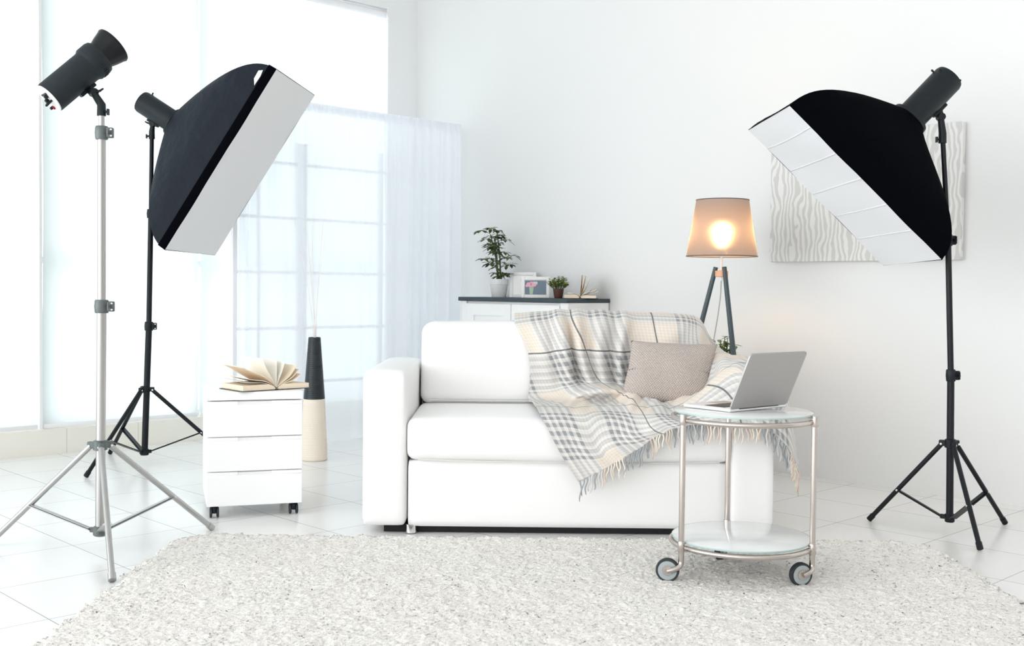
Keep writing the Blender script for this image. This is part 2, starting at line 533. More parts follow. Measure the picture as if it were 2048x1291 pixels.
blind_labels = ['white roller blind filling the leftmost window bay at the photo edge',
                'white roller blind in the middle bay behind the silver light stand',
                'wide white roller blind between the black-stand softbox and the wall corner']
for i, (u0, u1) in enumerate(((0.62, 2.630), (2.650, 3.704), (3.710, 5.28))):
    bm = B_()
    for a, b in ((u0, u0 + .03), (u1 - .03, u1)): box(bm, a, b, 6.95, 7.01, .155, 3.2)
    for z in (.155, 1.18, 3.16): box(bm, u0 + .03, u1 - .03, 6.95, 7.01, z, z + .04)
    w_ = rfin('window_%d' % (i + 1), bm, 'white_metal', smooth=False)
    bm = B_(); box(bm, u0 + .03, u1 - .03, 6.975, 6.981, .195, 3.16); g_ = finish('glass_pane', bm, 'glass', w_, smooth=False)
    b_ = thing('roller_blind', blind_labels[i], 'blind', room((u0 + u1) / 2, 6.875, 0.0), RZ)
    h_ = (u1 - u0) / 2 - .006
    bm = B_(); grid(bm, [[(-h_, 0.012 * math.sin(z * 2.2 + i), z), (0, .012 * math.sin(z * 2.2 + i), z), (h_, 0.012 * math.sin(z * 2.2 + i), z)] for z in np.linspace(.175, 3.15, 12)])
    finish('blind_fabric', bm, 'blind', b_)
    bm = B_(); tube(bm, [(-h_ - .003, 0, 3.165), (h_ + .003, 0, 3.165)], .028, 20); finish('roller_tube', bm, 'white_metal', b_)
    bm = B_(); box(bm, -h_, h_, -.008, .008, .158, .185, .003); finish('bottom_bar', bm, 'white_metal', b_)
    if i == 2:
        bm = B_(); box(bm, h_ - .002, h_ + .03, -.05, -.035, 3.10, 3.20, .004); lathe(bm, [(.03, 0), (.03, .012)], 20, (h_ + .012, -.062, 3.15), (0, 1, 0))
        finish('end_bracket', bm, 'white_metal', b_)
# light strips between the blinds
bm = B_(); box(bm, 2.631, 2.649, 6.86, 6.95, .155, 3.2); rfin('trim_1', bm, 'white_metal', smooth=False)

# ------------------------------------------------------------------ lattice screen, curtain and its rail in front of the windows
lat = thing('lattice_screen', 'white lattice screen of thin bars standing behind the sheer curtain', 'screen', room(4.46, 6.27), RZ)
for u, w_ in ((3.625, .030), (4.125, .075), (4.785, .034), (5.44, .03)):
    bm = B_(); box(bm, u - w_ / 2 - 4.46, u + w_ / 2 - 4.46, -.015, .015, 0, 2.0 if .0345 > w_ > .031 or w_ > .05 else 2.262)
    if w_ <= .031: box(bm, u - 4.46 - .008, u - 4.46 + .008, -.060, -.013, 2.226, 2.233); box(bm, u - 4.46 - .008, u - 4.46 + .008, -.061, -.0555, 2.226, 2.232)
    finish('post', bm, 'white_metal', lat, smooth=False)
for z in (.41, .775, 1.142, 1.50, 1.86):
    bm = B_(); box(bm, 3.625 - 4.46, 5.44 - 4.46, -.009, .009, z - .010, z + .010); finish('rail', bm, 'white_metal', lat, smooth=False)
for u in (3.80,):
    bm = B_(); box(bm, u - .009 - 4.46, u + .009 - 4.46, -.008, .008, .05, 2.0); finish('mullion', bm, 'white_metal', lat, smooth=False)

rod = thing('curtain_rod', 'slim white curtain rod carrying the sheer curtain beside the wall corner', 'curtain rod', room(4.52, 6.21, 2.245), RZ)
bm = B_(); tube(bm, [(-.945, 0, 0), (.945, 0, 0)], .011, 12); finish('rod', bm, 'white_metal', rod)
for sx in (-1, 1):
    x0 = -.945 if sx < 0 else .945
    bm = B_(); lathe(bm, [(.011, 0), (.013, .003), (.013, .010), (.006, .014)], 16, (x0, 0, 0), (sx, 0, 0)); finish('finial', bm, 'white_metal', rod)

cur = thing('sheer_curtain', 'gathered sheer white curtain hanging from the slim rod behind the sofa', 'curtain', room(4.52, 6.19), RZ)
nu, nz = 420, 24
P = []
for j in range(nz + 1):
    z = .012 + (2.262 - .012) * j / nz
    row = []
    top = max(0, (j / nz - .955) / .045)
    for i in range(nu + 1):
        s = i / nu
        x = -.93 + 1.86 * s
        ph = 2 * PI * (15 * s + 0.5 * math.sin(9 * s) + .35 * math.sin(23 * s))
        amp = (.010 + .018 * (.5 + .5 * math.sin(7.3 * s + 1.3)) ) * (1 - .75 * top)
        amp *= .55 + .45 * (1 - j / nz)
        y = amp * math.sin(ph + .25 * math.sin(3 * z + 8 * s)) - .004 * math.sin(2 * PI * 48 * s) * (j / nz) ** 4
        row.append((x + .006 * math.sin(ph * 1.0 + 1), y - .022, z))
    P.append(row)
bm = B_(); grid(bm, P); finish('voile_panel', bm, 'voile', cur, angle=180)
bm = B_()
grid(bm, [[(-.93 + 1.86 * i / 120, -.016 + .004 * math.sin(i * 2.3) - (.004 if zz < 2.25 else 0), zz) for i in range(121)] for zz in (2.205, 2.225, 2.245, 2.268)])
finish('header_tape', bm, 'voile', cur, angle=180)

# ------------------------------------------------------------------ zebra canvas on the back wall
art = thing('wall_canvas', 'pale grey and white zebra-striped canvas hanging behind the right softbox', 'picture', room(BACK_U - .022, 2.985, 1.57), RZ)
bm = B_(); box(bm, -.02, .018, -.56, .56, -.35, .35, .004, 2); finish('canvas', bm, 'art', art)

# ------------------------------------------------------------------ rug
def make_rug():
    X0, X1, Y0, Y1 = -1.385, 1.745, 2.25, 4.575
    st = 0.0058
    nx, ny = int((X1 - X0) / st), int((Y1 - Y0) / st)
    xs, ys = np.linspace(X0, X1, nx), np.linspace(Y0, Y1, ny)
    XX, YY = np.meshgrid(xs, ys)
    def smooth(a, k):
        for _ in range(k):
            a = (a + np.roll(a, 1, 0) + np.roll(a, -1, 0) + np.roll(a, 1, 1) + np.roll(a, -1, 1)) / 5
        return a
    h1 = rng.normal(size=XX.shape) + .5 * smooth(rng.normal(size=XX.shape), 1); h1 /= h1.std()
    h2 = smooth(rng.normal(size=XX.shape), 12); h2 /= h2.std()
    r = 0.17
    dx = np.minimum(XX - X0, X1 - XX); dy = np.minimum(YY - Y0, Y1 - YY)
    cx, cy = np.clip(r - dx, 0, None), np.clip(r - dy, 0, None)
    d = np.where((cx > 0) & (cy > 0), r - np.hypot(cx, cy), np.minimum(dx, dy))
    d = d + .006 * h1 + .006 * h2 - .008
    edge = np.clip(d / .035, 0, 1) ** .5
    Z = (.019 + .0019 * h1 + .0010 * h2) * edge
    Z = np.clip(Z, .001, None)
    XX = XX + .0022 * rng.normal(size=XX.shape); YY = YY + .0022 * rng.normal(size=XX.shape)
    keep = (d > 0)
    idx = np.arange(nx * ny).reshape(ny, nx)
    q = np.stack([idx[:-1, :-1], idx[:-1, 1:], idx[1:, 1:], idx[1:, :-1]], -1)
    kq = keep[:-1, :-1] & keep[:-1, 1:] & keep[1:, 1:] & keep[1:, :-1]
    q = q[kq]
    used = np.zeros(nx * ny, bool); used[q.ravel()] = True
    remap = np.cumsum(used) - 1
    co = np.stack([XX, YY, Z], -1).reshape(-1, 3)[used]
    q = remap[q]
    me = bpy.data.meshes.new('rug')
    me.vertices.add(len(co)); me.vertices.foreach_set('co', co.ravel())
    me.loops.add(q.size); me.loops.foreach_set('vertex_index', q.ravel())
    me.polygons.add(len(q)); me.polygons.foreach_set('loop_start', np.arange(0, q.size, 4))
    me.update(calc_edges=True)
    me.polygons.foreach_set('use_smooth', np.ones(len(q), bool))
    me.materials.append(MAT['rug'])
    o = bpy.data.objects.new('shag_rug', me); COL.objects.link(o)
    tag(o, 'large cream shag rug lying on the tiles in front of the sofa', 'rug')
make_rug()

# ------------------------------------------------------------------ sofa (faces the camera)
SX0, SX1, SY = -0.633, 1.126, 4.65
sofa = thing('sofa', 'white leather two-seat sofa with square arms behind the rug', 'sofa', ((SX0 + SX1) / 2, SY, 0))
HW = (SX1 - SX0) / 2
IW = HW - .19
bm = B_()
soft_box(bm, -IW + .002, IW - .002, .012, .80, .03, .318, .018, (14, 8, 6))
finish('base', bm, 'leather', sofa, angle=80)
bm = B_(); box(bm, -HW + .09, HW - .06, .06, .84, .002, .034); finish('under_sofa_shade', bm, 'dark_gap', sofa, smooth=False)  # black slab filling the floor gap, shade put in as colour


def arm_f(P, N):
    P = P.copy()
    if N.z > .5:
        P.z += .008 * (1 - N.x ** 2)
    return P


for s in (-1, 1):
    x0, x1 = (-HW, -IW) if s < 0 else (IW, HW)
    bm = B_(); soft_box(bm, x0, x1, 0, .90, .032, .695, .028, (8, 12, 12), arm_f)
    arm = finish('arm', bm, 'leather', sofa, angle=80)


def seat_f(P, N):
    P = P.copy()
    if N.z > 0: P.z += .016 * (1 - N.x ** 4) * (1 - N.y ** 2) * N.z
    if N.y < 0: P.y -= .020 * (1 - N.z ** 2) * -N.y * (1 - .4 * N.x ** 6)
    if N.z < -.5: P.z -= .012 * (1 - N.x ** 4) * max(0, -N.y)
    P.z += .002 * math.sin(P.x * 9 + P.y * 5)
    return P


bm = B_(); soft_box(bm, -IW + .001, IW - .001, .002, .70, .322, .497, .034, (36, 16, 14), seat_f)
seat = finish('seat_cushion', bm, 'leather', sofa, angle=80)
bm = B_(); tube(bm, [(x, -.003 - .004 * (1 - (x / IW) ** 4), .327 - .010 * (1 - (x / IW) ** 4)) for x in np.linspace(-IW + .05, IW - .05, 24)], .003, 8); finish('piping', bm, 'seam', seat)


def back_f(P, N):
    P = P.copy()
    k = (1 - N.x ** 6)
    if N.y < 0: P.y -= .028 * k * (1 - N.z ** 2) * -N.y
    if N.z > 0: P.z += .010 * k * N.z
    P.y += (P.z + .2) * .20
    P.z += .003 * math.sin(P.x * 5 + 1)
    return P


bm = B_(); soft_box(bm, -IW + .006, IW - .006, .570, .77, .497, .885, .052, (30, 12, 20), back_f)
back = finish('back_cushion', bm, 'leather', sofa, angle=80)
bm = B_(); tube(bm, [(x, .570, .517) for x in np.linspace(-IW + .05, IW - .05, 20)], .0035, 8); finish('piping', bm, 'seam', back)
bm = B_(); soft_box(bm, -IW + .002, IW - .002, .80, .885, .04, .83, .03, (14, 6, 10)); finish('back_frame', bm, 'leather', sofa, angle=80)
for sx in (-1, 1):
    for sy in (.06, .83):
        bm = B_(); lathe(bm, [(.02, 0.001), (.024, .004), (.024, .04)], 16, (sx * (IW - .02), sy - .02, 0)); finish('foot', bm, 'chrome', sofa)

# ------------------------------------------------------------------ plaid blanket over the sofa
ROWS = [
 [(.02, 5.600, .72), (.15, 5.600, .70), (.26, 5.600, .69), (.39, 5.600, .70), (.53, 5.600, .69), (.69, 5.600, .70), (.83, 5.600, .70), (.90, 5.60, .70), (.945, 5.60, .70), (.97, 5.60, .68), (.99, 5.60, .66)],
 [(0.015, 5.500, 0.913), (0.148, 5.500, 0.918), (0.257, 5.500, 0.922), (0.39, 5.500, 0.922), (0.535, 5.500, 0.918), (0.693, 5.500, 0.916), (0.838, 5.500, 0.912), (0.905, 5.500, 0.904), (0.94, 5.510, 0.878), (0.965, 5.520, 0.840), (0.985, 5.530, 0.810)],
 [(0.015, 5.310, 0.886), (0.148, 5.305, 0.898), (0.257, 5.305, 0.906), (0.39, 5.305, 0.908), (0.535, 5.305, 0.901), (0.693, 5.305, 0.900), (0.838, 5.310, 0.896), (0.91, 5.335, 0.882), (0.948, 5.375, 0.851), (0.968, 5.420, 0.825), (0.988, 5.440, 0.805)],
 [(0.078, 5.207, 0.746), (0.171, 5.207, 0.740), (0.278, 5.202, 0.755), (0.378, 5.202, 0.749), (0.504, 5.207, 0.743), (0.635, 5.207, 0.740), (0.767, 5.207, 0.736), (0.885, 5.222, 0.765), (0.945, 5.310, 0.765), (1, 5.380, 0.755), (1.045, 5.420, 0.750)],
 [(.088, 5.19, .617), (.195, 5.19, .614), (.301, 5.175, .620), (.407, 5.175, .621), (.514, 5.18, .611), (.632, 5.185, .612), (.763, 5.185, .613), (.885, 5.17, .670), (.948, 5.25, .727), (1.03, 5.32, .722), (1.10, 5.37, .715)],
 [(0.079, 5.165, 0.522), (0.209, 5.120, 0.530), (0.33, 4.975, 0.576), (0.447, 4.965, 0.586), (0.525, 5.010, 0.578), (0.624, 5.110, 0.540), (0.741, 5.100, 0.535), (0.872, 5.050, 0.590), (0.948, 5.140, 0.727), (1.05, 5.180, 0.724), (1.135, 5.240, 0.705)],
 [(.099, 4.96, .519), (.220, 4.93, .521), (.339, 4.985, .523), (.459, 4.98, .530), (.544, 4.92, .538), (.634, 4.92, .532), (.739, 4.94, .532), (.880, 4.91, .600), (.950, 5.00, .727), (1.06, 5.03, .726), (1.148, 5.10, .68)],
 [(.129, 4.655, .507), (.240, 4.655, .508), (.357, 4.665, .509), (.465, 4.67, .512), (.550, 4.67, .514), (.622, 4.66, .516), (.728, 4.66, .525), (.915, 4.76, .690), (.985, 4.80, .727), (1.09, 4.84, .722), (1.165, 4.95, .640)],
 [(.203, 4.605, .374), (.291, 4.60, .385), (.386, 4.60, .396), (.480, 4.60, .429), (.563, 4.60, .462), (.647, 4.603, .488), (.764, 4.61, .510), (.958, 4.612, .633), (1.05, 4.625, .675), (1.150, 4.69, .655), (1.222, 4.83, .53)],
 [(.288, 4.597, .243), (.365, 4.59, .282), (.449, 4.59, .331), (.532, 4.59, .383), (.609, 4.59, .438), (.688, 4.59, .471), (.792, 4.59, .488), (.985, 4.59, .488), (1.075, 4.59, .470), (1.185, 4.66, .365), (1.258, 4.78, .250)],
]


def catmull(p0, p1, p2, p3, t_):
    return .5 * (2 * p1 + (p2 - p0) * t_ + (2 * p0 - 5 * p1 + 4 * p2 - p3) * t_ ** 2 + (3 * p1 - p0 - 3 * p2 + p3) * t_ ** 3)


def densify(A_, k):
    n = len(A_)
    out = []
    for i in range(n - 1):
        p0 = A_[i - 1] if i > 0 else 2 * A_[0] - A_[1]
        p3 = A_[i + 2] if i + 2 < n else 2 * A_[-1] - A_[-2]
        for j in range(k): out.append(catmull(p0, A_[i], A_[i + 1], p3, j / k))
    out.append(A_[-1])
    return np.array(out)


KR, KC = 14, 14
ctrl = np.array(ROWS)
D = densify(ctrl, KR)                                   # rows
D = np.transpose(densify(np.transpose(D, (1, 0, 2)), KC), (1, 0, 2))
NR, NC = D.shape[:2]
# lengths along the cloth give the weave its coordinates
du = np.zeros((NR, NC)); dv = np.zeros((NR, NC))
du[:, 1:] = np.cumsum(np.linalg.norm(np.diff(D, axis=1), axis=2), 1)
dv[1:, :] = np.cumsum(np.linalg.norm(np.diff(D, axis=0), axis=2), 0)
uc = np.tile(du.mean(0), (NR, 1)) * .65 + du * .35
vc = np.tile(dv.mean(1)[:, None], (1, NC)) * .55 + dv * .45
sk_ = np.clip((vc - .40) / .75, 0, 1)
uc = uc + .20 * (1 - sk_ * sk_ * (3 - 2 * sk_))
# folds: hanging pleats on the backrest, soft ripples on the seat
rr, cc = np.meshgrid(np.linspace(0, len(ROWS) - 1, NR), np.linspace(0, len(ROWS[0]) - 1, NC), indexing='ij')


def bump_(x, c, w): return np.exp(-((x - c) / w) ** 2)


env_b = np.clip((rr - 1.6) / 1.0, 0, 1) * np.clip((5.4 - rr) / 1.4, 0, 1)
pleat = (.030 * bump_(cc, 1.75, .26) - .014 * bump_(cc, 2.08, .12) + .034 * bump_(cc, 2.50 + .12 * (rr - 3), .22)
         + .026 * bump_(cc, 3.30, .30) - .010 * bump_(cc, 3.70, .13) + .028 * bump_(cc, 4.05, .18) + .012 * bump_(cc, .9, .4)
         + .012 * bump_(cc, 5.6, .5))
D[:, :, 1] -= env_b * pleat * 2.3 - .020 * env_b
env_t = np.clip((rr - .8) / .7, 0, 1) * np.clip((2.9 - rr) / .9, 0, 1)
D[:, :, 2] += env_t * (.012 * bump_(cc, 1.75, .3) + .012 * bump_(cc, 2.5, .25) + .010 * bump_(cc, 3.3, .3) + .012 * bump_(cc, 4.05, .2))
env_s = np.clip((rr - 4.6) / .8, 0, 1) * np.clip((7.0 - rr) / .8, 0, 1) * np.clip((8.2 - cc) / 1.0, 0, 1)
D[:, :, 2] += env_s * (.010 + .016 * bump_(cc + .55 * (rr - 6), 4.0, .35) + .014 * bump_(cc - .5 * (rr - 6), 5.0, .3) + .012 * bump_(cc, 6.2, .35)
                       + .006 * np.sin(cc * 6 + rr * 4) ** 2)
env_h = np.clip((rr - 7.2) / 1.0, 0, 1) * np.clip((7.4 - cc), 0, 1)
D[:, :, 1] -= env_h * (.010 * np.sin(cc * 3.0 + 1.0) ** 2 + .014 * bump_(cc, 4.5, .35))
# right side rumples over the arm
env_r = np.clip((cc - 6.6) / 1.0, 0, 1) * np.clip((rr - 3) / 1, 0, 1) * np.clip((8.6 - rr) / .8, 0, 1)
D[:, :, 2] += env_r * (.012 * np.sin(rr * 3.4 + cc * 1.5) ** 2 + .014 * bump_(rr - .25 * (cc - 7), 5.0, .3))
for i in range(NR):
    for j in range(NC):
        n_ = noise.noise((uc[i, j] * 9, vc[i, j] * 9, 3.1))
        D[i, j, 1] -= .003 * (n_ + .5); D[i, j, 2] += .003 * (n_ + .3)

blanket = thing('throw_blanket', 'grey and cream plaid wool blanket with fringe draped over the sofa', 'blanket', (0.6, 4.9, 0))
OFF = np.array([0.6, 4.9, 0])
me = bpy.data.meshes.new('woven_cloth')
co = (D - OFF).reshape(-1, 3)
idx = np.arange(NR * NC).reshape(NR, NC)
q = np.stack([idx[:-1, :-1], idx[1:, :-1], idx[1:, 1:], idx[:-1, 1:]], -1).reshape(-1, 4)
me.from_pydata(co.tolist(), [], q.tolist())
uvl = me.uv_layers.new(name='weave')
fu, fv = uc.ravel(), vc.ravel()
li = np.array([l.vertex_index for l in me.loops])
uvl.data.foreach_set('uv', np.stack([fu[li], fv[li]], -1).ravel())
for p in me.polygons: p.use_smooth = True
me.materials.append(MAT['plaid'])
cl = bpy.data.objects.new('woven_cloth', me); COL.objects.link(cl); cl.parent = blanket
so = cl.modifiers.new('thickness', 'SOLIDIFY'); so.thickness = .005; so.offset = 1
# fringe along the lower hem and a short one on the upper left corner
hem = D[-1]
hs = np.concatenate([[0], np.cumsum(np.linalg.norm(np.diff(hem, axis=0), axis=1))])
ntas = 84
for k in range(ntas):
    s = hs[-1] * (k + .5) / ntas
    p = Vector([np.interp(s, hs, hem[:, i]) for i in range(3)])
    uu = np.interp(s, hs, uc[-1])
    inband = any(a_ <= uu <= b_ for a_, b_ in ((0, .135), (.255, .395), (.53, .68), (.90, 1.05), (1.2, 1.35)))
    m_ = random.choice(['tassel_grey', 'tassel_grey', 'tassel_pale']) if inband else random.choice(['tassel_cream', 'tassel_cream', 'tassel_pink'])
    L = random.uniform(.060, .088)
    if k > ntas - 4: L = .10
    sx, sy = random.uniform(-.012, .012), random.uniform(-.012, .002)
    ph = random.uniform(0, 6)
    pts = []
    for q_ in range(8):
        f_ = q_ / 7
        pts.append(p - Vector(OFF) + Vector((sx * f_ + .0035 * math.sin(ph + 7 * f_), sy * f_ - .004 + .002 * math.cos(ph + 6 * f_), .004 - L * f_)))
    bm = B_(); tube(bm, pts, [.0030, .0036, .0034, .0035, .0033, .0033, .003, .0016], 6)
    finish('tassel', bm, m_, blanket, angle=180)

# ------------------------------------------------------------------ knit cushion
cush = thing('cushion', 'taupe knitted square cushion leaning on the blanket by the right sofa arm', 'cushion', (.722, 5.035, .535))
n = 40
W2, H2, T2 = .200, .152, .066
bmc = B_()
uvd = {}
for side in (-1, 1):
    vs = []
    for i in range(n + 1):
        row = []
        for j in range(n + 1):
            a_, b_ = 2 * i / n - 1, 2 * j / n - 1
            pin = 1 - .055 * (1 - b_ ** 2); pin2 = 1 - .045 * (1 - a_ ** 2)
            x = W2 * a_ * pin; z = H2 * b_ * pin2
            th = T2 * max(0, (1 - abs(a_) ** 2.6)) ** .55 * max(0, (1 - abs(b_) ** 2.6)) ** .55
            th += .004 * math.sin(5 * a_ + 3 * b_) * (1 - a_ * a_) * (1 - b_ * b_)
            v = bmc.verts.new((x, side * th, z)); uvd[v] = ((a_ + 1) / 2, (b_ + 1) / 2 * .75)
            row.append(v)
        vs.append(row)
    for i in range(n):
        for j in range(n): bmc.faces.new((vs[i][j], vs[i + 1][j], vs[i + 1][j + 1], vs[i][j + 1]))
ul = bmc.loops.layers.uv.new('knit')
for f_ in bmc.faces:
    for l_ in f_.loops: l_[ul].uv = uvd[l_.vert]
bmesh.ops.remove_doubles(bmc, verts=bmc.verts, dist=1e-5)
tilt = Matrix.Translation((0, 0, .137)) @ Matrix.Rotation(math.radians(-24), 4, 'X') @ Matrix.Rotation(math.radians(2.0), 4, 'Y')
# shear the lower edge to the left like the slumped original
for v in bmc.verts:
    v.co.x += (v.co.z) * .17
    v.co.z -= .012 * (v.co.x / W2) ** 2 * (1 if v.co.z < 0 else 0) * -1
bmesh.ops.transform(bmc, matrix=tilt, verts=bmc.verts)
finish('knit_cover', bmc, 'knit', cush, angle=180)

# ------------------------------------------------------------------ round glass trolley table with laptop
TC = Vector((.845, 4.0, 0))
table = thing('trolley_table', 'round two-tier glass and nickel side table on castors before the sofa', 'side table', TC)
for z, nm in ((.604, 'top'), (.145, 'shelf')):
    bm = B_(); lathe(bm, [(.0, .0061), (.240, .0061), (.2485, .0075), (.250, .009), (.250, .0115), (.2485, .0125), (0, .0126)], 72, (0, 0, z), cap0=False, cap1=False)
    g_ = finish('glass_' + nm, bm, 'table_glass', table)
    bm = B_(); lathe(bm, [(.2502, .0065), (.2512, .0075), (.2512, .0115), (.2502, .0125)], 72, (0, 0, z), cap0=False, cap1=False)
    finish('glass_edge', bm, 'glass_edge', g_)
legs = [math.radians(a_) for a_ in (90, 206, 329)]
Rl = .262
for z, nm in ((.590, 'upper_ring'), (.137, 'lower_ring')):
    bm = B_()
    for k in range(3):
        a0, a1 = legs[k] + .055, legs[(k + 1) % 3] - .055
        if a1 < a0: a1 += 2 * PI
        torus_arc(bm, (0, 0, z), .252, .0095, a0, a1, 36, 12)
    finish(nm, bm, 'nickel', table)
for k, a_ in enumerate(legs):
    px, py = math.cos(a_) * Rl, math.sin(a_) * Rl
    bm = B_(); tube(bm, [(px, py, .16), (px, py, .578)], .0105, 16)
    lg = finish('leg', bm, 'nickel', table)
    for z0, z1 in ((.575, .612), (.122, .160)):
        bm = B_(); lathe(bm, [(.0125, 0), (.0135, .003), (.0135, z1 - z0 - .003), (.0125, z1 - z0)], 16, (px, py, z0))
        bar(bm, (px, py, (z0 + z1) / 2), (px * .955, py * .955, (z0 + z1) / 2), .012, .016)
        finish('collar', bm, 'nickel', lg)
    bm = B_(); tube(bm, [(px, py, .088), (px, py, .124)], .0105, 16); finish('stem_sleeve', bm, 'nickel', lg)
    # castor: swan-neck fork and wheel trailing to the left
    tr_ = Vector((-.046, .010, 0)) if k == 1 else (Vector((-.043, -.012, 0)) if k == 2 else Vector((-.030, -.046, 0)))
    zc = .042 + .013
    ca = bpy.data.objects.new('castor', None); COL.objects.link(ca); ca.parent = table; ca.location = (px, py, 0)
    sd = Vector((0, 0, 1)).cross(tr_).normalized() * .019
    if sd.y > 0: sd = -sd
    bm = B_()
    tube(bm, [Vector((0, 0, .092)), Vector((0, 0, .080)), tr_ * .10 + sd * .3 + Vector((0, 0, .070)), tr_ * .35 + sd * .7 + Vector((0, 0, .064)), tr_ * .75 + sd + Vector((0, 0, .058)), tr_ * 1.0 + sd + Vector((0, 0, zc))], [.0105, .0105, .0103, .0100, .0095, .0085], 12)
    finish('fork', bm, 'nickel', ca)
    ax = sd.normalized()
    Rw = .042
    bm = B_(); lathe(bm, [(Rw * .80, -.011), (Rw * .95, -.011), (Rw, -.007), (Rw, .007), (Rw * .95, .011), (Rw * .80, .011)], 40, tr_ + Vector((0, 0, zc)), ax); finish('tyre', bm, 'rubber', ca)
    bm = B_(); lathe(bm, [(Rw * .40, -.0125), (Rw * .80, -.0115), (Rw * .80, .0115), (Rw * .40, .0125)], 40, tr_ + Vector((0, 0, zc)), ax); finish('wheel_disc', bm, 'wheel_grey', ca)
    bm = B_(); lathe(bm, [(Rw * .42, -.015), (Rw * .42, .015)], 24, tr_ + Vector((0, 0, zc)), ax); finish('hub_cap', bm, 'nickel', ca)

# laptop: hinge runs away to the right, base lies to the left, lid leans back
lap_yaw = math.atan2(.631, .776)
lap = thing('laptop', 'open silver laptop standing on the round glass table, lid toward camera', 'laptop', (.78, 3.911, .6168), lap_yaw)
LW, LD = .325, .222
bm = B_(); box(bm, 0, LW, 0, LD, .001, .013, .004, 3); finish('base', bm, 'laptop_edge', lap)
base_o = lap.children[0]
bm = B_(); box(bm, .02, LW - .02, .045, .135, .0128, .0140); finish('keyboard_well', bm, 'key', base_o, smooth=False)
bm = B_()
for r_ in range(5):
    for c_ in range(13):
        x = .024 + c_ * (LW - .048) / 13; y = .049 + r_ * .0172
        box(bm, x, x + .0185, y, y + .0145, .014, .0150, .0004, 1)
finish('keys', bm, 'key', base_o)
bm = B_(); box(bm, LW / 2 - .05, LW / 2 + .05, .145, .205, .0129, .0134); finish('trackpad', bm, 'laptop', base_o, smooth=False)
lid_m = Matrix.Translation((0, .004, .012)) @ Matrix.Rotation(math.radians(24), 4, 'X')
bm = B_()
t_ = B_()
rc = .014
pts = []
for cx_, cz_, a0 in ((LW - rc, rc, -90), (LW - rc, .222 - rc, 0), (rc, .222 - rc, 90), (rc, rc, 180)):
    for i in range(7):
        a_ = math.radians(a0 + 15 * i); pts.append((cx_ + rc * math.cos(a_), cz_ + rc * math.sin(a_)))
f0 = [t_.verts.new((x, -.0045, z)) for x, z in pts]; f1 = [t_.verts.new((x, .0015, z)) for x, z in pts]
t_.faces.new(f0); t_.faces.new(f1[::-1])
for i in range(len(pts)): t_.faces.new((f0[i], f0[(i + 1) % len(pts)], f1[(i + 1) % len(pts)], f1[i]))
join(bm, t_, lid_m)
lid = finish('lid', bm, 'laptop', lap, angle=30)
bm = B_(); box(bm, .008, LW - .008, .0014, .0022, .012, .214, 0, 1, lid_m); finish('screen', bm, 'screen', lid, smooth=False)
bm = B_(); tube(bm, [(.05, .004, .012), (LW - .05, .004, .012)], .0055, 12); finish('hinge', bm, 'key', lap)

# ------------------------------------------------------------------ drawer unit with castors
dy = math.atan2(.104, .329)
dr = thing('drawer_unit', 'white three-drawer pedestal on black castors beside the black light stand', 'drawers', (-1.163, 4.985, 0), dy)
HWd, Dd = .212, .50
bm = B_(); box(bm, -HWd, HWd, .018, Dd, .058, .530, .002, 1); finish('carcass', bm, 'white_lacquer', dr)
bm = B_(); box(bm, -HWd - .003, HWd + .003, 0, Dd, .534, .572, .003, 2); finish('top', bm, 'white_lacquer', dr)
dz = [(.0555, .209), (.2125, .366), (.3695, .5295)]
for z0, z1 in dz:
    bm = B_()
    # front with a shallow finger slot at its upper edge
    box(bm, -HWd, HWd, 0, .017, z0, z1 - .016, .0015, 1)
    box(bm, -HWd, -.075, 0, .017, z1 - .016, z1, .0015, 1); box(bm, .075, HWd, 0, .017, z1 - .016, z1, .0015, 1)
    d_ = finish('drawer', bm, 'white_lacquer', dr)
    bm = B_(); box(bm, -.075, .075, .004, .017, z1 - .016, z1 - .002); finish('finger_slot', bm, 'white_paint', d_, smooth=False)
for sx in (-1, 1):
    for y in (.035, Dd - .04):
        c_ = bpy.data.objects.new('castor', None); COL.objects.link(c_); c_.parent = dr; c_.location = (sx * (HWd - .035), y, 0)
        bm = B_(); box(bm, -.009, .009, -.020, .020, .020, .048, .005, 2); box(bm, -.016, .016, -.016, .016, .046, .0585, .002, 1)
        finish('fork', bm, 'black_plastic', c_)
        for s in (-1, 1):
            bm = B_(); lathe(bm, [(.008, 0), (.020, .001), (.024, .004), (.024, .010), (.021, .012)], 24, (s * .0085, -.002, .0245), (s, 0, 0)); finish('wheel', bm, 'rubber', c_)


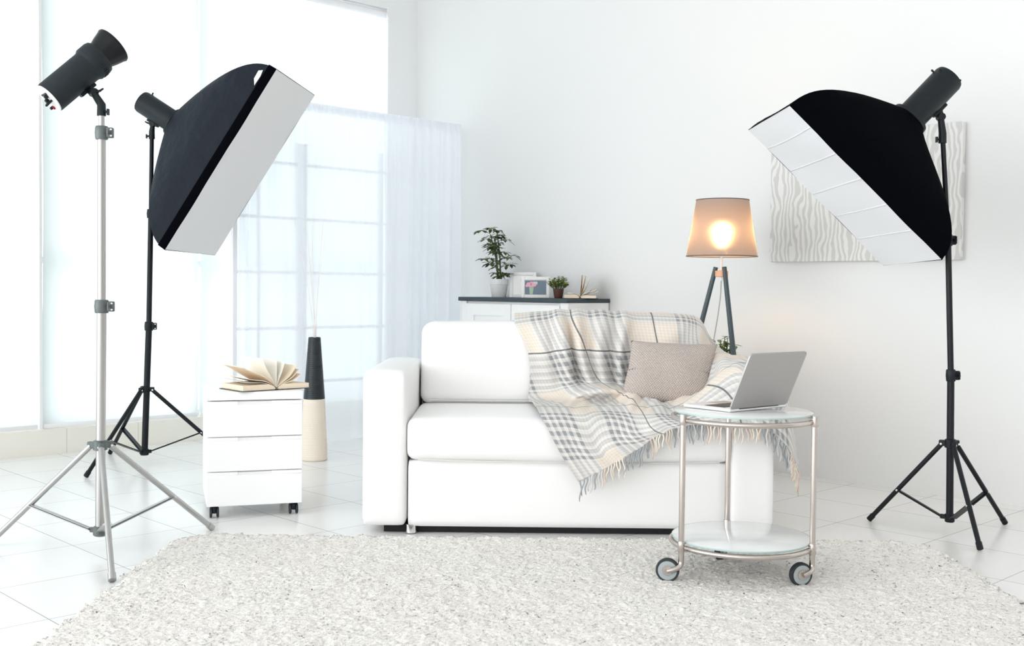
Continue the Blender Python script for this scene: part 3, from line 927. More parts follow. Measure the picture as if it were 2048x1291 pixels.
# ------------------------------------------------------------------ open books
def open_book(name, label, loc, rz, w, d, fans, hl, hr, pm='page'):
    """spine along y at x=0; pages left and right; fans: (end_x, end_z, sag) of loose leaves"""
    bk = thing(name, label, 'book', loc, rz)
    bm = B_(); box(bm, -w - .006, -.006, -d / 2 - .004, d / 2 + .004, 0, .003); box(bm, .006, w + .006, -d / 2 - .004, d / 2 + .004, 0, .003)
    box(bm, -.008, .008, -d / 2 - .004, d / 2 + .004, 0, .006)
    finish('cover', bm, 'cover', bk, smooth=False)
    for s, h in ((-1, hl), (1, hr)):
        prof = []
        nn = 14
        for i in range(nn + 1):
            f_ = i / nn
            prof.append((s * (.001 + f_ * (w - .006)), .004 + h * (min(1, f_ * 4.5) ** .6) * (1 - .12 * f_)))
        bm = B_()
        for yy in (0,):
            top = [[bm.verts.new((x, y, z)) for x, z in prof] for y in (-d / 2, d / 2)]
            bot = [[bm.verts.new((x, y, .0032)) for x, z in prof] for y in (-d / 2, d / 2)]
            for i in range(nn):
                bm.faces.new((top[0][i], top[0][i + 1], top[1][i + 1], top[1][i]))
                bm.faces.new((bot[0][i], bot[1][i], bot[1][i + 1], bot[0][i + 1]))
                for e in (0, 1): bm.faces.new((top[e][i], bot[e][i], bot[e][i + 1], top[e][i + 1]))
            bm.faces.new((top[0][nn], bot[0][nn], bot[1][nn], top[1][nn]))
        finish('page_block', bm, pm, bk)
    for k, (ex, ez, sag, thick, tw) in enumerate(fans):
        bm = B_()
        P0, P1 = [], []
        for j in range(5):
            y = -d / 2 + d * j / 4 + .001
            r0, r1 = [], []
            for i in range(13):
                f_ = i / 12
                yy = y * (1 + 0 * f_) + tw * f_
                x = ex * f_; z = .012 + (ez - .012) * f_ + sag * math.sin(PI * f_) + .004 * math.sin(2 * PI * f_ + j * .4)
                r0.append((x, yy, z)); r1.append((x - .3 * thick * f_, yy, z + thick * min(1, f_ * 3)))
            P0.append(r0); P1.append(r1)
        grid(bm, P0); grid(bm, P1)
        for a_, b_ in ((P0[0], P1[0]), (P0[-1], P1[-1])): grid(bm, [a_, b_])
        grid(bm, [[r[-1] for r in P0], [r[-1] for r in P1]])
        bmesh.ops.remove_doubles(bm, verts=bm.verts, dist=1e-6)
        finish('page', bm, 'page_white' if thick < .002 else pm, bk)
    return bk


open_book('open_book', 'open book with fanned cream pages lying on the white drawer unit', (-1.150, 5.14, .573), dy + .42, .175, .205,
          [(-.170, .108, .012, .003, .0), (-.165, .060, .010, .003, 0), (-.180, .045, .008, .0015, 0), (-.045, .140, -.004, .001, .05), (.030, .130, -.002, .001, .05), (.06, .125, -.004, .0012, .03),
           (.105, .105, -.012, .004, .0), (.118, .088, -.010, .003, 0), (.128, .066, -.006, .003, 0)], .026, .024)

# ------------------------------------------------------------------ floor vase with twigs
vase = thing('floor_vase', 'tall tapered ribbed floor vase, black above and cream below, by curtain', 'vase', (-1.195, 6.66, 0))


def ribbed(z0, z1, r0, r1, n_):
    pr = []
    for i in range(n_ * 4 + 1):
        f_ = i / (n_ * 4)
        pr.append((r0 + (r1 - r0) * f_ + .0012 * (abs(math.sin(PI * n_ * f_)) ** .5), z0 + (z1 - z0) * f_))
    return pr


bm = B_(); lathe(bm, [(.076, 0), (.0805, .004), (.081, .02)] + ribbed(.022, .372, .0805, .0635, 30), 48, cap1=False); finish('cream_body', bm, 'vase_cream', vase, angle=180)
bm = B_(); lathe(bm, ribbed(.372, .742, .0635, .036, 32) + [(.036, .745), (.031, .745), (.031, .70)], 48, cap0=False, cap1=False); finish('black_neck', bm, 'vase_black', vase, angle=180)
for k, (tx, ty, tz) in enumerate(((-.125, 0, 1.48), (-.055, .03, 1.50), (-.02, .02, 1.42), (.055, -.02, 1.35), (.03, .03, 1.49), (-.08, .03, 1.30))):
    bm = B_()
    b0 = Vector((-.004 + .003 * k, 0, .705))
    pts = []
    for i in range(12):
        f_ = i / 11
        pts.append(b0 + Vector((tx * f_ ** 1.35 + .010 * math.sin(4 * f_ + k) * f_, ty * f_ + .008 * math.cos(5 * f_ + k) * f_, (tz - .705) * f_)))
    tube(bm, pts, [.0022 - .0012 * i / 11 for i in range(12)], 6)
    o = finish('twig', bm, 'twig', loc=(-1.195, 6.66, 0))
    tag(o, 'thin white decorative twig standing in the tall floor vase', 'twig', 'white twigs in the floor vase')

# ------------------------------------------------------------------ console cabinet against the back wall
con = thing('console_cabinet', 'white panelled cabinet with dark slate top behind the sofa', 'cabinet', room(5.36, 5.31), RZ)
bm = B_(); box(bm, -.185, .195, -.505, .505, .09, .962, .002, 1); finish('body', bm, 'white_paint', con)
bm = B_(); box(bm, -.215, .205, -.525, .525, .963, .990, .003, 1); finish('top', bm, 'slate', con)
for s in (-1, 1):
    y0, y1 = (-.448, -.003) if s < 0 else (.003, .448)
    bm = B_()
    st = .075
    box(bm, -.203, -.186, y0, y0 + st, .13, .945); box(bm, -.203, -.186, y1 - st, y1, .13, .945)
    box(bm, -.203, -.186, y0 + st, y1 - st, .865, .945); box(bm, -.203, -.186, y0 + st, y1 - st, .13, .21)
    box(bm, -.192, -.186, y0 + st, y1 - st, .21, .865)
    d_ = finish('door', bm, 'white_paint', con, smooth=False)
    bm = B_(); lathe(bm, [(.006, 0), (.006, .012), (.013, .018), (.011, .028), (.004, .031)], 16, (-.203, (y1 if s < 0 else y0) - s * -.03 * -1, .56), (-1, 0, 0)); finish('knob', bm, 'nickel', d_)
for s in (-1, 1):
    y0, y1 = (-.508, -.452) if s < 0 else (.452, .508)
    bm = B_(); box(bm, -.200, -.183, y0, y1, .0, .962); finish('stile', bm, 'white_paint', con, smooth=False)
    yy0, yy1 = (-.520, -.505) if s < 0 else (.505, .520)
    bm = B_(); box(bm, -.200, -.13, yy0, yy1, 0, .962); box(bm, .125, .195, yy0, yy1, 0, .962); box(bm, -.13, .125, yy0, yy1, .90, .962); box(bm, -.13, .125, yy0, yy1, .10, .17)
    finish('side_frame', bm, 'white_paint', con, smooth=False)


# ------------------------------------------------------------------ plants
def leaf(bm, base, tip, width, nrm, curl=.2):
    base, tip = Vector(base), Vector(tip)
    d = tip - base; L = d.length; d.normalize()
    s = d.cross(Vector(nrm)); s = s.normalized() if s.length > 1e-5 else Vector((1, 0, 0))
    n_ = s.cross(d)
    vs = []
    for f_, w in ((0, .08), (.25, .7), (.5, 1), (.78, .75), (1, .05)):
        c = base + d * (L * f_) - n_ * (curl * L * f_ * f_)
        vs.append((bm.verts.new(c - s * width * w * .5 + n_ * width * .12 * w), bm.verts.new(c), bm.verts.new(c + s * width * w * .5 + n_ * width * .12 * w)))
    for a_, b_ in zip(vs, vs[1:]):
        bm.faces.new((a_[0], a_[1], b_[1], b_[0])); bm.faces.new((a_[1], a_[2], b_[2], b_[1]))


CT = .9905
p = room(5.33, 5.612, CT)
pl = thing('umbrella_plant', 'tall leafy umbrella plant in a white pot on the cabinet left end', 'plant', p)
bm = B_(); lathe(bm, [(.048, 0), (.050, .003), (.062, .085), (.063, .088), (.065, .090), (.065, .126), (.060, .126), (.058, .110)], 40, cap1=False); pot = finish('pot', bm, 'pot_white', pl)
bm = B_()
for k in range(36):
    a_ = 2 * PI * k / 36; tube(bm, [(.0655 * math.cos(a_), .0655 * math.sin(a_), .092), (.0655 * math.cos(a_), .0655 * math.sin(a_), .124)], .0018, 5)
finish('rim_relief', bm, 'pot_white', pot)
bm = B_(); lathe(bm, [(.0, .108), (.0595, .108)], 24, cap0=False, cap1=False); finish('soil', bm, 'soil', pl)
bm = B_(); bl = B_()
R0 = random.Random(11)
whorls = []
for k in range(3):
    top = Vector((R0.uniform(-.07, .01), R0.uniform(-.05, .05), .41 + .03 * k))
    b0 = Vector((.012 * (k - 1), .008 * (k % 2), .106))
    tube(bm, [b0, b0.lerp(top, .5) + Vector((.008, .004, 0)), top], [.006, .005, .0035], 7)
    for i in range(13):
        f_ = .10 + .90 * i / 12
        q_ = b0.lerp(top, f_)
        a_ = R0.uniform(0, 2 * PI); ln_ = R0.uniform(.040, .115) * (1.15 - .45 * f_)
        e = q_ + Vector((math.cos(a_) * ln_, math.sin(a_) * ln_, R0.uniform(.0, .06)))
        tube(bm, [q_, q_.lerp(e, .5) + Vector((0, 0, .01)), e], .0014, 5)
        nl = R0.randint(6, 8)
        for j in range(nl):
            b2 = a_ + 2 * PI * j / nl + R0.uniform(-.2, .2)
            out = Vector((math.cos(b2), math.sin(b2), R0.uniform(-.55, .15)))
            leaf(bl, e + out * .008, e + out * R0.uniform(.048, .070), R0.uniform(.021, .030), (0, 0, 1), .15)
finish('stem', bm, 'stem', pl); finish('foliage', bl, 'leaf', pl)

p = Vector((.305, 7.29, CT))
pl2 = thing('small_potted_plant', 'small bushy yellow-green plant in a brown pot beside the photo frame', 'plant', p)
bm = B_(); lathe(bm, [(.026, 0), (.027, .002), (.036, .060), (.0365, .062), (.033, .062), (.032, .052)], 32, cap1=False); finish('pot', bm, 'pot_brown', pl2)
bm = B_(); lathe(bm, [(.0, .052), (.0335, .052)], 20, cap0=False, cap1=False); finish('soil', bm, 'soil', pl2)


def bush(parent, z0, r, h, n_, seed, m1, stem_r=.0009):
    R = random.Random(seed); bm = B_(); bl = B_()
    for k in range(n_):
        a_ = R.uniform(0, 2 * PI); rr_ = r * math.sqrt(R.random()); hh = h * (1 - .35 * (rr_ / r) ** 2) * R.uniform(.55, 1)
        b0 = Vector((math.cos(a_) * rr_ * .35, math.sin(a_) * rr_ * .35, z0)); e = Vector((math.cos(a_) * rr_, math.sin(a_) * rr_, z0 + hh))
        tube(bm, [b0, b0.lerp(e, .5) + Vector((0, 0, .004)), e], stem_r, 4)
        for j in range(7):
            q_ = b0.lerp(e, .45 + .55 * j / 6); b2 = R.uniform(0, 2 * PI)
            out = Vector((math.cos(b2), math.sin(b2), R.uniform(-.1, .9))).normalized()
            leaf(bl, q_, q_ + out * R.uniform(.014, .024) * (h / .08) ** .5, R.uniform(.008, .013) * (h / .08) ** .5, (0, 0, 1), .1)
    finish('stem', bm, 'stem', parent); finish('foliage', bl, m1, parent)


bush(pl2, .050, .074, .100, 60, 3, 'leaf_bright')

fp = thing('leafy_floor_plant', 'green leafy plant peeping up behind the sofa beside the lamp leg', 'plant', (1.215, 6.28, 0))
bm = B_(); lathe(bm, [(.085, 0), (.09, .004), (.12, .34), (.125, .36), (.11, .36), (.108, .33)], 32, cap1=False); finish('pot', bm, 'pot_white', fp)
bm = B_(); lathe(bm, [(.0, .33), (.110, .33)], 20, cap0=False, cap1=False); finish('soil', bm, 'soil', fp)
bush(fp, .33, .115, .47, 130, 5, 'leaf_olive', .002)


# ------------------------------------------------------------------ picture frames and second book on the cabinet
def pframe(label, loc, rz, w, h, border, tilt, picture):
    fr_ = thing('photo_frame', label, 'picture frame', loc, rz)
    mt = Matrix.Rotation(math.radians(tilt), 4, 'X')
    bm = B_()
    box(bm, -w / 2, -w / 2 + border, 0, .016, 0, h, .002, 1, mt); box(bm, w / 2 - border, w / 2, 0, .016, 0, h, .002, 1, mt)
    box(bm, -w / 2 + border, w / 2 - border, 0, .016, 0, border, .002, 1, mt); box(bm, -w / 2 + border, w / 2 - border, 0, .016, h - border, h, .002, 1, mt)
    finish('frame', bm, 'white_paint', fr_)
    bm = B_(); box(bm, -w / 2 + border, w / 2 - border, .008, .013, border, h - border, 0, 1, mt); mount = finish('mount', bm, 'white_lacquer', fr_, smooth=False)
    bm = B_(); bar(bm, Vector((0, .013, h * .75)), Vector((0, .013 + h * .42, 0.004)), .03, .003); finish('easel_back', bm, 'white_paint', fr_, smooth=False)
    if picture:
        x0, x1, z0, z1 = -w / 2 + border * 1.15, w / 2 - border * 1.0, border * 1.05, h - border * 1.15
        bm = B_(); box(bm, x0, x1, .0065, .0085, z0, z1, 0, 1, mt); pic = finish('picture', bm, 'photo_blue', fr_, smooth=False)
        cx_ = x0 + (x1 - x0) * .30
        bm = B_()
        t_ = B_(); vv = [t_.verts.new(v) for v in ((cx_ - .010, .006, z0 + .002), (cx_ + .010, .006, z0 + .002), (cx_ + .016, .006, z0 + (z1 - z0) * .62), (cx_ - .016, .006, z0 + (z1 - z0) * .62))]; t_.faces.new(vv)
        join(bm, t_, mt); finish('pictured_vase', bm, 'photo_green', pic, smooth=False)
        bm = B_()
        for ox, oz, r_ in ((-.02, .70, .016), (.0, .78, .015), (.018, .72, .017), (-.004, .66, .015), (-.03, .62, .010)):
            t_ = B_(); c0 = Vector((cx_ + ox, .0035 - r_ * .03, z0 + (z1 - z0) * oz))
            t_.faces.new([t_.verts.new(c0 + Vector((math.cos(2 * PI * k / 14) * r_ * (1 + .12 * math.sin(5 * k)), 0, math.sin(2 * PI * k / 14) * r_))) for k in range(14)])
            join(bm, t_, mt)
        finish('pictured_flowers', bm, 'photo_pink', pic, smooth=False)
    return fr_


fz = RZ - PI / 2
pframe('plain white photo frame standing behind the flower photo on the cabinet', (.072, 7.70, CT), -.06, .185, .180, .022, -10, False)
pframe('white photo frame with a picture of pink flowers on the cabinet', (.155, 7.435, CT), -.05, .192, .145, .022, -10, True)
open_book('open_book', 'open book with upright fanned pages at the cabinet right end', (.448, 7.215, CT), -.12, .108, .15,
          [(.008, .148, -.0, .004, .0), (.030, .142, -.006, .003, .0), (.055, .125, -.008, .002, .0), (.095, .090, -.010, .001, .0), (.105, .058, .006, .003, 0), (.112, .045, .006, .002, 0), (-.085, .036, .008, .002, 0)], .022, .018)

# ------------------------------------------------------------------ tripod floor lamp (lit)
LP = Vector((1.128, 5.95, 0))
lamp = thing('tripod_lamp', 'lit tripod floor lamp with taupe drum shade behind the sofa', 'floor lamp', LP)
LB = bmesh.new()
for k, az in enumerate((169.2, 49.2, -70.8)):
    a_ = math.radians(az)
    d = Vector((math.cos(a_), math.sin(a_), 0))
    bm = B_(); tube(bm, [d * .030 + Vector((0, 0, 1.178)), d * (.030 + .237 * .6) + Vector((0, 0, .578)), d * (.030 + .237 * 1.17) + Vector((0, 0, .003))], [.0125, .0150, .0135], 16)
    finish('leg', bm, 'lamp_leg', lamp)
bm = B_(); lathe(bm, [(.022, 0), (.036, .002), (.036, .033), (.022, .035)], 28, (0, 0, 1.125)); finish('collar', bm, 'copper', lamp)
LB.free()
bm = B_(); tube(bm, [(0, 0, 1.105), (0, 0, 1.26)], .0065, 12); lathe(bm, [(.008, 0), (.024, .004), (.024, .012), (.018, .016), (.018, .055)], 20, (0, 0, 1.235)); finish('lamp_holder', bm, 'white_metal', lamp)
bm = B_()
tube(bm, [(0, 0, 1.11), (-.004, -.004, 1.02), (-.016, -.008, .92), (-.035, -.008, .80), (-.055, .0, .60), (-.07, .02, .3), (-.06, .05, .06), (-.03, .10, .006), (.15, .25, .005), (.30, .42, .005)], .0032, 8); finish('cord', bm, 'cord', lamp)
bm = B_()
n = 64
rg = []
for z, r_ in ((1.236, .190), (1.33, .1745), (1.43, .158), (1.538, .1405)):
    rg.append([(r_ * math.cos(2 * PI * k / n), r_ * math.sin(2 * PI * k / n), z) for k in range(n + 1)])
grid(bm, rg); bmesh.ops.remove_doubles(bm, verts=bm.verts, dist=1e-5)
sh = finish('lamp_shade', bm, 'shade', lamp, angle=180)
bm = B_()
for z, r_ in ((1.236, .190), (1.538, .1405)): tube(bm, [(r_ * math.cos(2 * PI * k / n), r_ * math.sin(2 * PI * k / n), z) for k in range(n + 1)], .0026, 6, False)
finish('shade_trim', bm, 'shade_edge', sh)
bm = B_()
for k in range(3):
    a_ = 2 * PI * k / 3 + .5; tube(bm, [(.018 * math.cos(a_), .018 * math.sin(a_), 1.262), (.184 * math.cos(a_), .184 * math.sin(a_), 1.242)], .0015, 5)
finish('shade_spider', bm, 'white_metal', sh)
bm = B_(); lathe(bm, [(.012, 0), (.014, .02), (.026, .05), (.030, .07), (.027, .09), (.016, .105), (.001, .110)], 24, (0, 0, 1.29), cap1=False); finish('bulb', bm, 'bulb', lamp)


# ------------------------------------------------------------------ light stands, strobe heads and softboxes
def light_stand(label, path, radii, clamps, hub, collar, feet, colors, hub_r=.030):
    """path: points down the pole (world); clamps: [(point index, knob side)]; feet: world foot points"""
    base = Vector((hub[0], hub[1], 0))
    cm, dm, bmn = colors
    st = thing('light_stand', label, 'light stand', base)
    pts = [Vector(p_) - base for p_ in path]
    for i in range(len(pts) - 1):
        bm = B_(); tube(bm, [pts[i + 1], pts[i]], radii[i], 18); finish('pole_section', bm, cm, st)
    for pi, r_ in clamps:
        c = pts[pi]
        ax = (pts[pi - 1] - pts[pi + 1]).normalized() if pi + 1 < len(pts) else Vector((0, 0, 1))
        bm = B_(); lathe(bm, [(r_ * .94, -.026), (r_, -.022), (r_ * 1.08, .0), (r_, .022), (r_ * .9, .026)], 20, c, ax)
        box(bm, r_ * .5, r_ * 1.9, -.010, .010, -.020, .020, .003, 1, Matrix.Translation(c))
        cl_ = finish('clamp', bm, dm, st)
        bm = B_(); tube(bm, [c + Vector((r_ * 1.35, -.010, 0)), c + Vector((r_ * 1.35, -.026, 0))], .006, 10); bar(bm, c + Vector((r_ * 1.35, -.028, -.016)), c + Vector((r_ * 1.35, -.028, .016)), .008, .005); finish('wing_screw', bm, dm, cl_)
        bm = B_()
        for sz in (-.012, .012): lathe(bm, [(.0035, 0), (.0035, .003), (.001, .004)], 10, c + Vector((r_ * 1.7, -.010, sz)), (0, -1, 0))
        finish('rivet', bm, 'rivet', cl_)
    H_ = Vector(hub) - base; Cc = Vector(collar) - base
    bm = B_(); lathe(bm, [(hub_r * .62, -.020), (hub_r * .8, -.017), (hub_r * .8, .017), (hub_r * .62, .020)], 24, H_)
    hb = None
    dirs = []
    for f_ in feet:
        d = Vector(f_) - base; d.z = 0; d.normalize(); dirs.append(d)
        bar(bm, H_ + d * .008, H_ + d * (hub_r + .018), .020, .026, (0, 0, 1), .003)
    hb = finish('hub', bm, dm, st)
    bm = B_()
    for d in dirs:
        s_ = Vector((0, 0, 1)).cross(d); s_ = s_ if s_.y < 0 else -s_
        lathe(bm, [(.005, 0), (.005, .003), (.002, .0045)], 10, H_ + d * (hub_r + .008) + s_ * .010 + Vector((0, 0, -.004)), s_)
    finish('rivet', bm, 'rivet', hb)
    bm = B_(); lathe(bm, [(radii[-1] * 1.15, -.022), (radii[-1] * 1.35, -.018), (radii[-1] * 1.35, .012), (radii[-1] * 1.1, .016)], 20, Cc)
    for d in dirs: bar(bm, Cc + d * .008, Cc + d * .040, .014, .020, (0, 0, 1), .002)
    cb = finish('lower_collar', bm, dm, st)
    for f_, d in zip(feet, dirs):
        top = H_ + d * (hub_r + .008) + Vector((0, 0, -.006))
        ft = Vector(f_) - base; ft.z = bmn * .9
        bm = B_(); tube(bm, [top, ft], bmn, 14); lg_ = finish('leg', bm, cm, st)
        e = (top - ft).normalized()
        bm = B_(); tube(bm, [ft + e * .028, ft - e * .001], bmn * 1.25, 14); finish('foot_cap', bm, cm, lg_)
        j = top.lerp(ft, .60)
        s_ = Vector((0, 0, 1)).cross(d).normalized()
        bm = B_()
        for sg in (-1, 1): bar(bm, Cc + d * .036 + s_ * sg * .0085, j + s_ * sg * .0085, .0025, .016, s_)
        bar(bm, Cc + d * .042 + Vector((0, 0, .006)), j + Vector((0, 0, .004)), .017, .003, (0, 0, 1))
        br = finish('brace', bm, cm, st)
        bm = B_()
        for sg in (-1, 1): lathe(bm, [(.0045, 0), (.0045, .004), (.002, .005)], 10, j + s_ * sg * .010, s_ * sg)
        finish('rivet', bm, 'rivet', br)
    return st


light_stand('silver metal light stand at the left edge in front of the drawers',
            [(-1.603, 4.300, 1.745), (-1.604, 4.304, 1.640), (-1.606, 4.306, .965), (-1.614, 4.308, .060)], [.0115, .0155, .0185], [(1, .024), (2, .026)],
            (-1.613, 4.308, .420), (-1.616, 4.308, .085), [(-1.278, 4.70, 0), (-1.400, 3.850, 0), (-2.085, 4.385, 0)], ('silver', 'silver_dark', .0115), .034)
light_stand('black light stand beside the drawer unit holding the left softbox',
            [(-2.108, 6.44, 1.935), (-2.113, 6.438, 1.466), (-2.124, 6.436, .81), (-2.150, 6.436, .055)], [.0125, .0155, .0185], [(1, .022), (2, .024)],
            (-2.146, 6.436, .440), (-2.150, 6.436, .075), [(-2.307, 5.955, 0), (-2.485, 6.80, 0), (-1.655, 6.54, 0)], ('black_metal', 'black_plastic', .0115), .034)
light_stand('black light stand on the right holding the softbox before the zebra canvas',
            [(1.860, 4.80, 1.735), (1.900, 4.815, 1.281), (1.928, 4.822, .69), (1.937, 4.822, .05)], [.0105, .0130, .0155], [(1, .018), (2, .020)],
            (1.933, 4.822, .390), (1.937, 4.822, .065), [(1.648, 5.023, 0), (2.252, 4.977, 0), (1.921, 4.465, 0)], ('black_metal', 'black_plastic', .0105), .030)


def strobe(label, base, axis, length, r, pole_top, shell, reflector, front_gap=0.0, side=1, mark=False):
    """base: centre of the rear face; axis: where the lamp points"""
    ax = Vector(axis).normalized()
    base = Vector(base); pt = Vector(pole_top)
    st = thing('strobe_light', label, 'studio light', base)
    x, y, d = frame(ax)              # y points up across the barrel
    if y.z < 0: x, y = -x, -y
    L = length
    bm = B_()
    lathe(bm, [(r * .96, .0), (r, .006), (r, L * .74), (r * 1.02, L * .77), (r * 1.12, L * .81), (r * 1.13, L * .95), (r * 1.08, L)] if reflector else [(r * .95, .0), (r, .008), (r, L * .9), (r * 1.02, L)], 40, (0, 0, 0), ax)
    sh_ = finish('housing', bm, shell, st, angle=35)
    bm = B_(); lathe(bm, [(r * .96, 0), (r * .94, .004), (r * .2, .0045)], 40, (0, 0, 0), -ax); pn = finish('rear_panel', bm, 'panel' if reflector else shell, st, angle=30)
    # controls on the rear panel
    bm = B_()
    for a_, b_, rr_ in ((.15, -.05, .010), (-.25, .2, .008), (.45, -.55, .006)):
        lathe(bm, [(rr_, .0), (rr_, .012), (rr_ * .7, .014)], 14, x * a_ * r + y * b_ * r - ax * .004, -ax)
    finish('knobs', bm, 'black_plastic', pn)
    if reflector:
        bm = B_()
        box(bm, -.030, .030, -.004, .004, 0, .0015, 0, 1, Matrix.Translation(y * .022 - ax * .006) @ Matrix((x, y, -ax)).transposed().to_4x4())
        bar(bm, y * -.01 + x * -.02 - ax * .005, y * -.012 + x * -.022 - ax * .035, .008, .008); bar(bm, y * -.012 + x * -.022 - ax * .035, y * -.012 + x * .022 - ax * .012, .007, .007)
        finish('cord_hook', bm, 'black_plastic', pn)
        bm = B_(); lathe(bm, [(.007, 0), (.007, .006)], 12, x * .02 - y * .038 - ax * .004, -ax); finish('red_button', bm, 'red', pn)
        bm = B_()
        for k in range(7):
            a_ = -.9 + .22 * k
            c = (x * math.sin(a_) * -1 * side + y * math.cos(a_)) * 0
        for k in range(8):
            th = math.radians(200 + 9 * k) if side > 0 else math.radians(-20 - 9 * k)
            rad = x * math.cos(th) + y * math.sin(th)
            bar(bm, rad * r * 1.128 + ax * L * .84, rad * r * 1.128 + ax * L * .92, .002, .003, rad)
        finish('vents', bm, 'black_plastic', sh_)
        bm = B_(); lathe(bm, [(r * .86, L - .002), (r * .90, L + .008), (r * 1.04, L + .035), (r * 1.16, L + .066), (r * 1.22, L + .074), (r * 1.20, L + .078), (r * 1.10, L + .066), (r * .80, L + .01)], 44, (0, 0, 0), ax, cap0=False, cap1=True)
        finish('reflector_cup', bm, 'reflector', st, angle=50)
    else:
        bm = B_(); lathe(bm, [(.004, 0), (.005, .010), (.003, .014)], 10, ax * .03 + y * r, y); lathe(bm, [(.003, 0), (.004, .012)], 10, ax * .02 + y * r * .8 + x * r * .6, y); finish('studs', bm, 'black_plastic', sh_)
    if mark:
        c = ax * L * .62 + (x * -.95 * side + y * .05) * r
        nn = (x * -.95 * side + y * .05).normalized()
        bm = B_(); bar(bm, c - nn * .001, c + nn * .002, .022, .014); finish('red_mark', bm, 'red', sh_, smooth=False)
    # bracket from the underside of the housing to the stand spigot
    top = ax * L * .52 - y * r
    pl_ = pt - base
    bm = B_()
    bar(bm, top - ax * .038 - y * .004, top + ax * .038 - y * .004, .030, .014, y, .003)
    kn = top.lerp(pl_, .45) + Vector((0, 0, .020))
    tube(bm, [top - y * .004, kn], [.013, .014], 14)
    tube(bm, [kn + x * .016, kn - x * .016], .016, 16)
    tube(bm, [kn, pl_ + Vector((0, 0, .012)), pl_ + Vector((0, 0, -.030))], [.013, .0165, .0175], 14)
    bk = finish('tilt_bracket', bm, 'black_plastic', st)
    bm = B_(); xs_ = Vector((side * 1.0, -.25, 0))
    tube(bm, [kn, kn + xs_ * .028 + Vector((0, 0, .006)), kn + xs_ * .042 + Vector((0, 0, .014))], [.006, .005, .0035], 8)
    finish('lock_handle', bm, 'black_plastic', bk)
    bm = B_(); tube(bm, [pl_ + Vector((0, 0, -.010)), pl_ + xs_ * .026 + Vector((0, 0, -.016))], .005, 8); bar(bm, pl_ + xs_ * .028 + Vector((0, 0, -.028)), pl_ + xs_ * .028 + Vector((0, 0, -.004)), .014, .007)
    finish('lock_handle', bm, 'black_plastic', bk)
    return st


ax0 = Vector((.570, .429, .698)).normalized()
strobe('bare black strobe head with flared reflector on the silver stand', (-1.793, 4.27, 1.766), ax0, .262, .0625, (-1.603, 4.30, 1.735), 'strobe_grey', True, side=1)
axl = Vector((.8415, -.0754, -.535)).normalized()
ml = Vector((-2.0548, 6.44, 2.0447))
strobe('grey strobe head on the left black stand, plugged into a softbox', ml - axl * .135, axl, .235, .066, (-2.108, 6.44, 1.930), 'strobe_grey', False, side=-1)
axr = Vector((-.6906, -.0526, -.7213)).normalized()
mr_ = Vector((1.7807, 4.80, 1.8742))
strobe('black strobe head on the right stand, plugged into a softbox', mr_ - axr * .150, axr, .245, .066, (1.860, 4.80, 1.730), 'black_plastic', False, side=-1, mark=True)


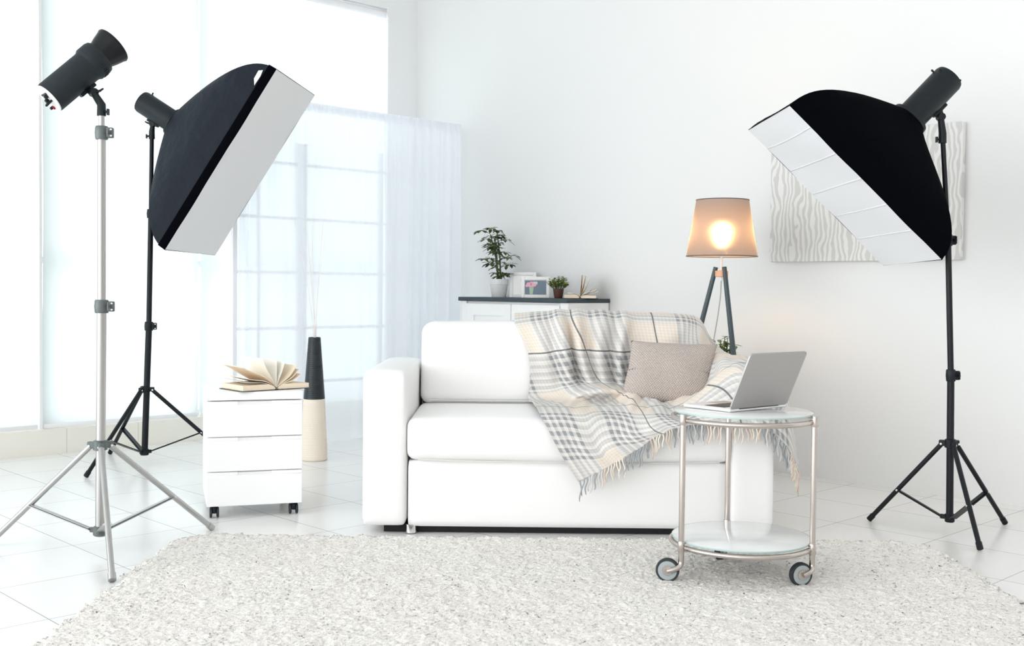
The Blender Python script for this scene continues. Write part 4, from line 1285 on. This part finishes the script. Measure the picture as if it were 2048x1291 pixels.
def softbox(label, centre, a, l, s, L, S, depth, cloth, face, rim_w, seams, rim_mat, e_neg=1.0, e_pos=1.0):
    a, l, s = Vector(a).normalized(), Vector(l).normalized(), Vector(s).normalized()
    c = Vector(centre)
    st = thing('softbox', label, 'softbox', c)
    K, n_ = 18, 12
    rings = []
    for k in range(K + 1):
        q_ = k / K
        sn = math.sin(q_ * PI / 2); fn, fp_, f_ = sn ** e_neg, sn ** e_pos, sn ** ((e_neg + e_pos) / 2)
        hn, hp, hs = .075 + (L / 2 - .075) * fn, .075 + (L / 2 - .075) * fp_, .075 + (S / 2 - .075) * f_
        rd = .075 * (1 - f_) ** 1.0
        pts = []
        for e in range(4):
            # four panels, sagging inward a little between the corner rods
            c0 = [(-1, -1), (1, -1), (1, 1), (-1, 1)][e]; c1 = [(1, -1), (1, 1), (-1, 1), (-1, -1)][e]
            for i in range(n_):
                g_ = i / n_
                px, py = c0[0] + (c1[0] - c0[0]) * g_, c0[1] + (c1[1] - c0[1]) * g_
                sag = 1 - .030 * math.sin(PI * g_) * math.sin(PI * min(1, q_ * 1.02))
                if abs(px) < 1: py *= sag
                else: px *= sag
                hl = hn if px < 0 else hp
                v = Vector((px * hl, py * hs, 0))
                if rd > .002:
                    lim = Vector((max(-(hl - rd), min(hl - rd, v.x)), max(-(hs - rd), min(hs - rd, v.y)), 0)); dd = v - lim
                    if dd.length > 1e-6: v = lim + dd.normalized() * rd
                pts.append(l * v.x + s * v.y - a * (depth * (1 - q_)))
        rings.append(pts)
    bm = B_()
    vs = [[bm.verts.new(p_) for p_ in r_] for r_ in rings]
    m_ = len(vs[0])
    for r0, r1 in zip(vs, vs[1:]):
        for k in range(m_): bm.faces.new((r0[k], r0[(k + 1) % m_], r1[(k + 1) % m_], r1[k]))
    shell = finish('shell', bm, cloth, st, angle=50)
    bm = B_(); lathe(bm, [(.068, -.012), (.084, -.010), (.086, .006), (.074, .012)], 36, -a * depth, a, False, False); finish('speed_ring', bm, 'black_plastic', shell)
    # black rim lip round the mouth
    bm = B_()
    hl, hs = L / 2, S / 2
    cor = [(-hl, -hs), (hl, -hs), (hl, hs), (-hl, hs)]
    outer0 = [bm.verts.new(l * x_ + s * y_ - a * rim_w) for x_, y_ in cor]
    outer1 = [bm.verts.new(l * x_ * 1.004 + s * y_ * 1.004 + a * .004) for x_, y_ in cor]
    inner1 = [bm.verts.new(l * (x_ - math.copysign(.0008, x_)) + s * (y_ - math.copysign(.0008, y_)) + a * .004) for x_, y_ in cor]
    for i in range(4):
        j = (i + 1) % 4
        bm.faces.new((outer0[i], outer0[j], outer1[j], outer1[i])); bm.faces.new((outer1[i], outer1[j], inner1[j], inner1[i]))
    rimo = finish('rim', bm, rim_mat, st, smooth=False)
    # diffuser cloth
    N1, N2 = 40, 20
    P = []
    for i in range(N1 + 1):
        row = []
        for j in range(N2 + 1):
            g_, k_ = 2 * i / N1 - 1, 2 * j / N2 - 1
            pull = .012 * (1 - g_ * g_) ; pull2 = .018 * (1 - k_ * k_)
            x_ = g_ * (hl - .0005 - pull2 * abs(g_) ** 3 * 0); y_ = k_ * (hs - .0005 - pull * abs(k_) ** 3 * 0)
            dep = .0045 - .014 * (1 - g_ ** 2) * (1 - k_ ** 2) + .002 * math.sin(7 * g_ + 2 * k_)
            row.append(l * x_ + s * y_ + a * dep)
        P.append(row)
    bm = B_(); grid(bm, P); dfz = finish('diffuser', bm, face, st, angle=180)
    if seams:
        bm = B_()
        for k in range(seams):
            g_ = -1 + 2 * (k + 1) / (seams + 1) - .06
            x_ = g_ * hl
            pts = []
            for j in range(15):
                k_ = 2 * j / 14 - 1
                dep = .0005 + .0045 - .014 * (1 - g_ ** 2) * (1 - k_ ** 2) + .002 * math.sin(7 * g_ + 2 * k_)
                pts.append(l * (x_ + .008 * (1 - k_ * k_)) + s * k_ * (hs - .01) + a * dep)
            tube(bm, pts, .0028, 6)
        finish('seam', bm, face, dfz, angle=180)
    return st


softbox('large black softbox with white front facing right, on the left stand', (-1.5647, 6.3961, 1.7331), axl, (-.5335, .0414, -.8448), (.0859, .9963, -.0054), 1.157, .774, .49, 'black_cloth', 'diffuser', .045, 0, 'black_cloth_deep', .90, 1.0)
sb = bpy.data.objects['softbox']
# pale torn patch showing at the upper corner of the left softbox
bm = B_()
al, ll, sl = axl, Vector((-.5335, .0414, -.8448)).normalized(), Vector((.0859, .9963, -.0054)).normalized()
tp_ = [(-.535, -.056), (-.500, -.050), (-.440, -.052), (-.470, -.074), (-.520, -.076)]
vsx = [bm.verts.new(ll * u_ - sl * (.774 / 2 + .0035) + al * w_) for u_, w_ in tp_]
bm.faces.new(vsx)
finish('vent_flap', bm, 'diffuser', sb, smooth=False)
softbox('black softbox with seamed white front facing left, on the right stand', (1.412, 4.7719, 1.4892), axr, (.7209, .0298, -.6924), (-.0579, .9982, -.0173), .883, .605, .43, 'black_cloth_deep', 'diffuser_bright', .006, 5, 'black_cloth_deep', .93, 1.28)
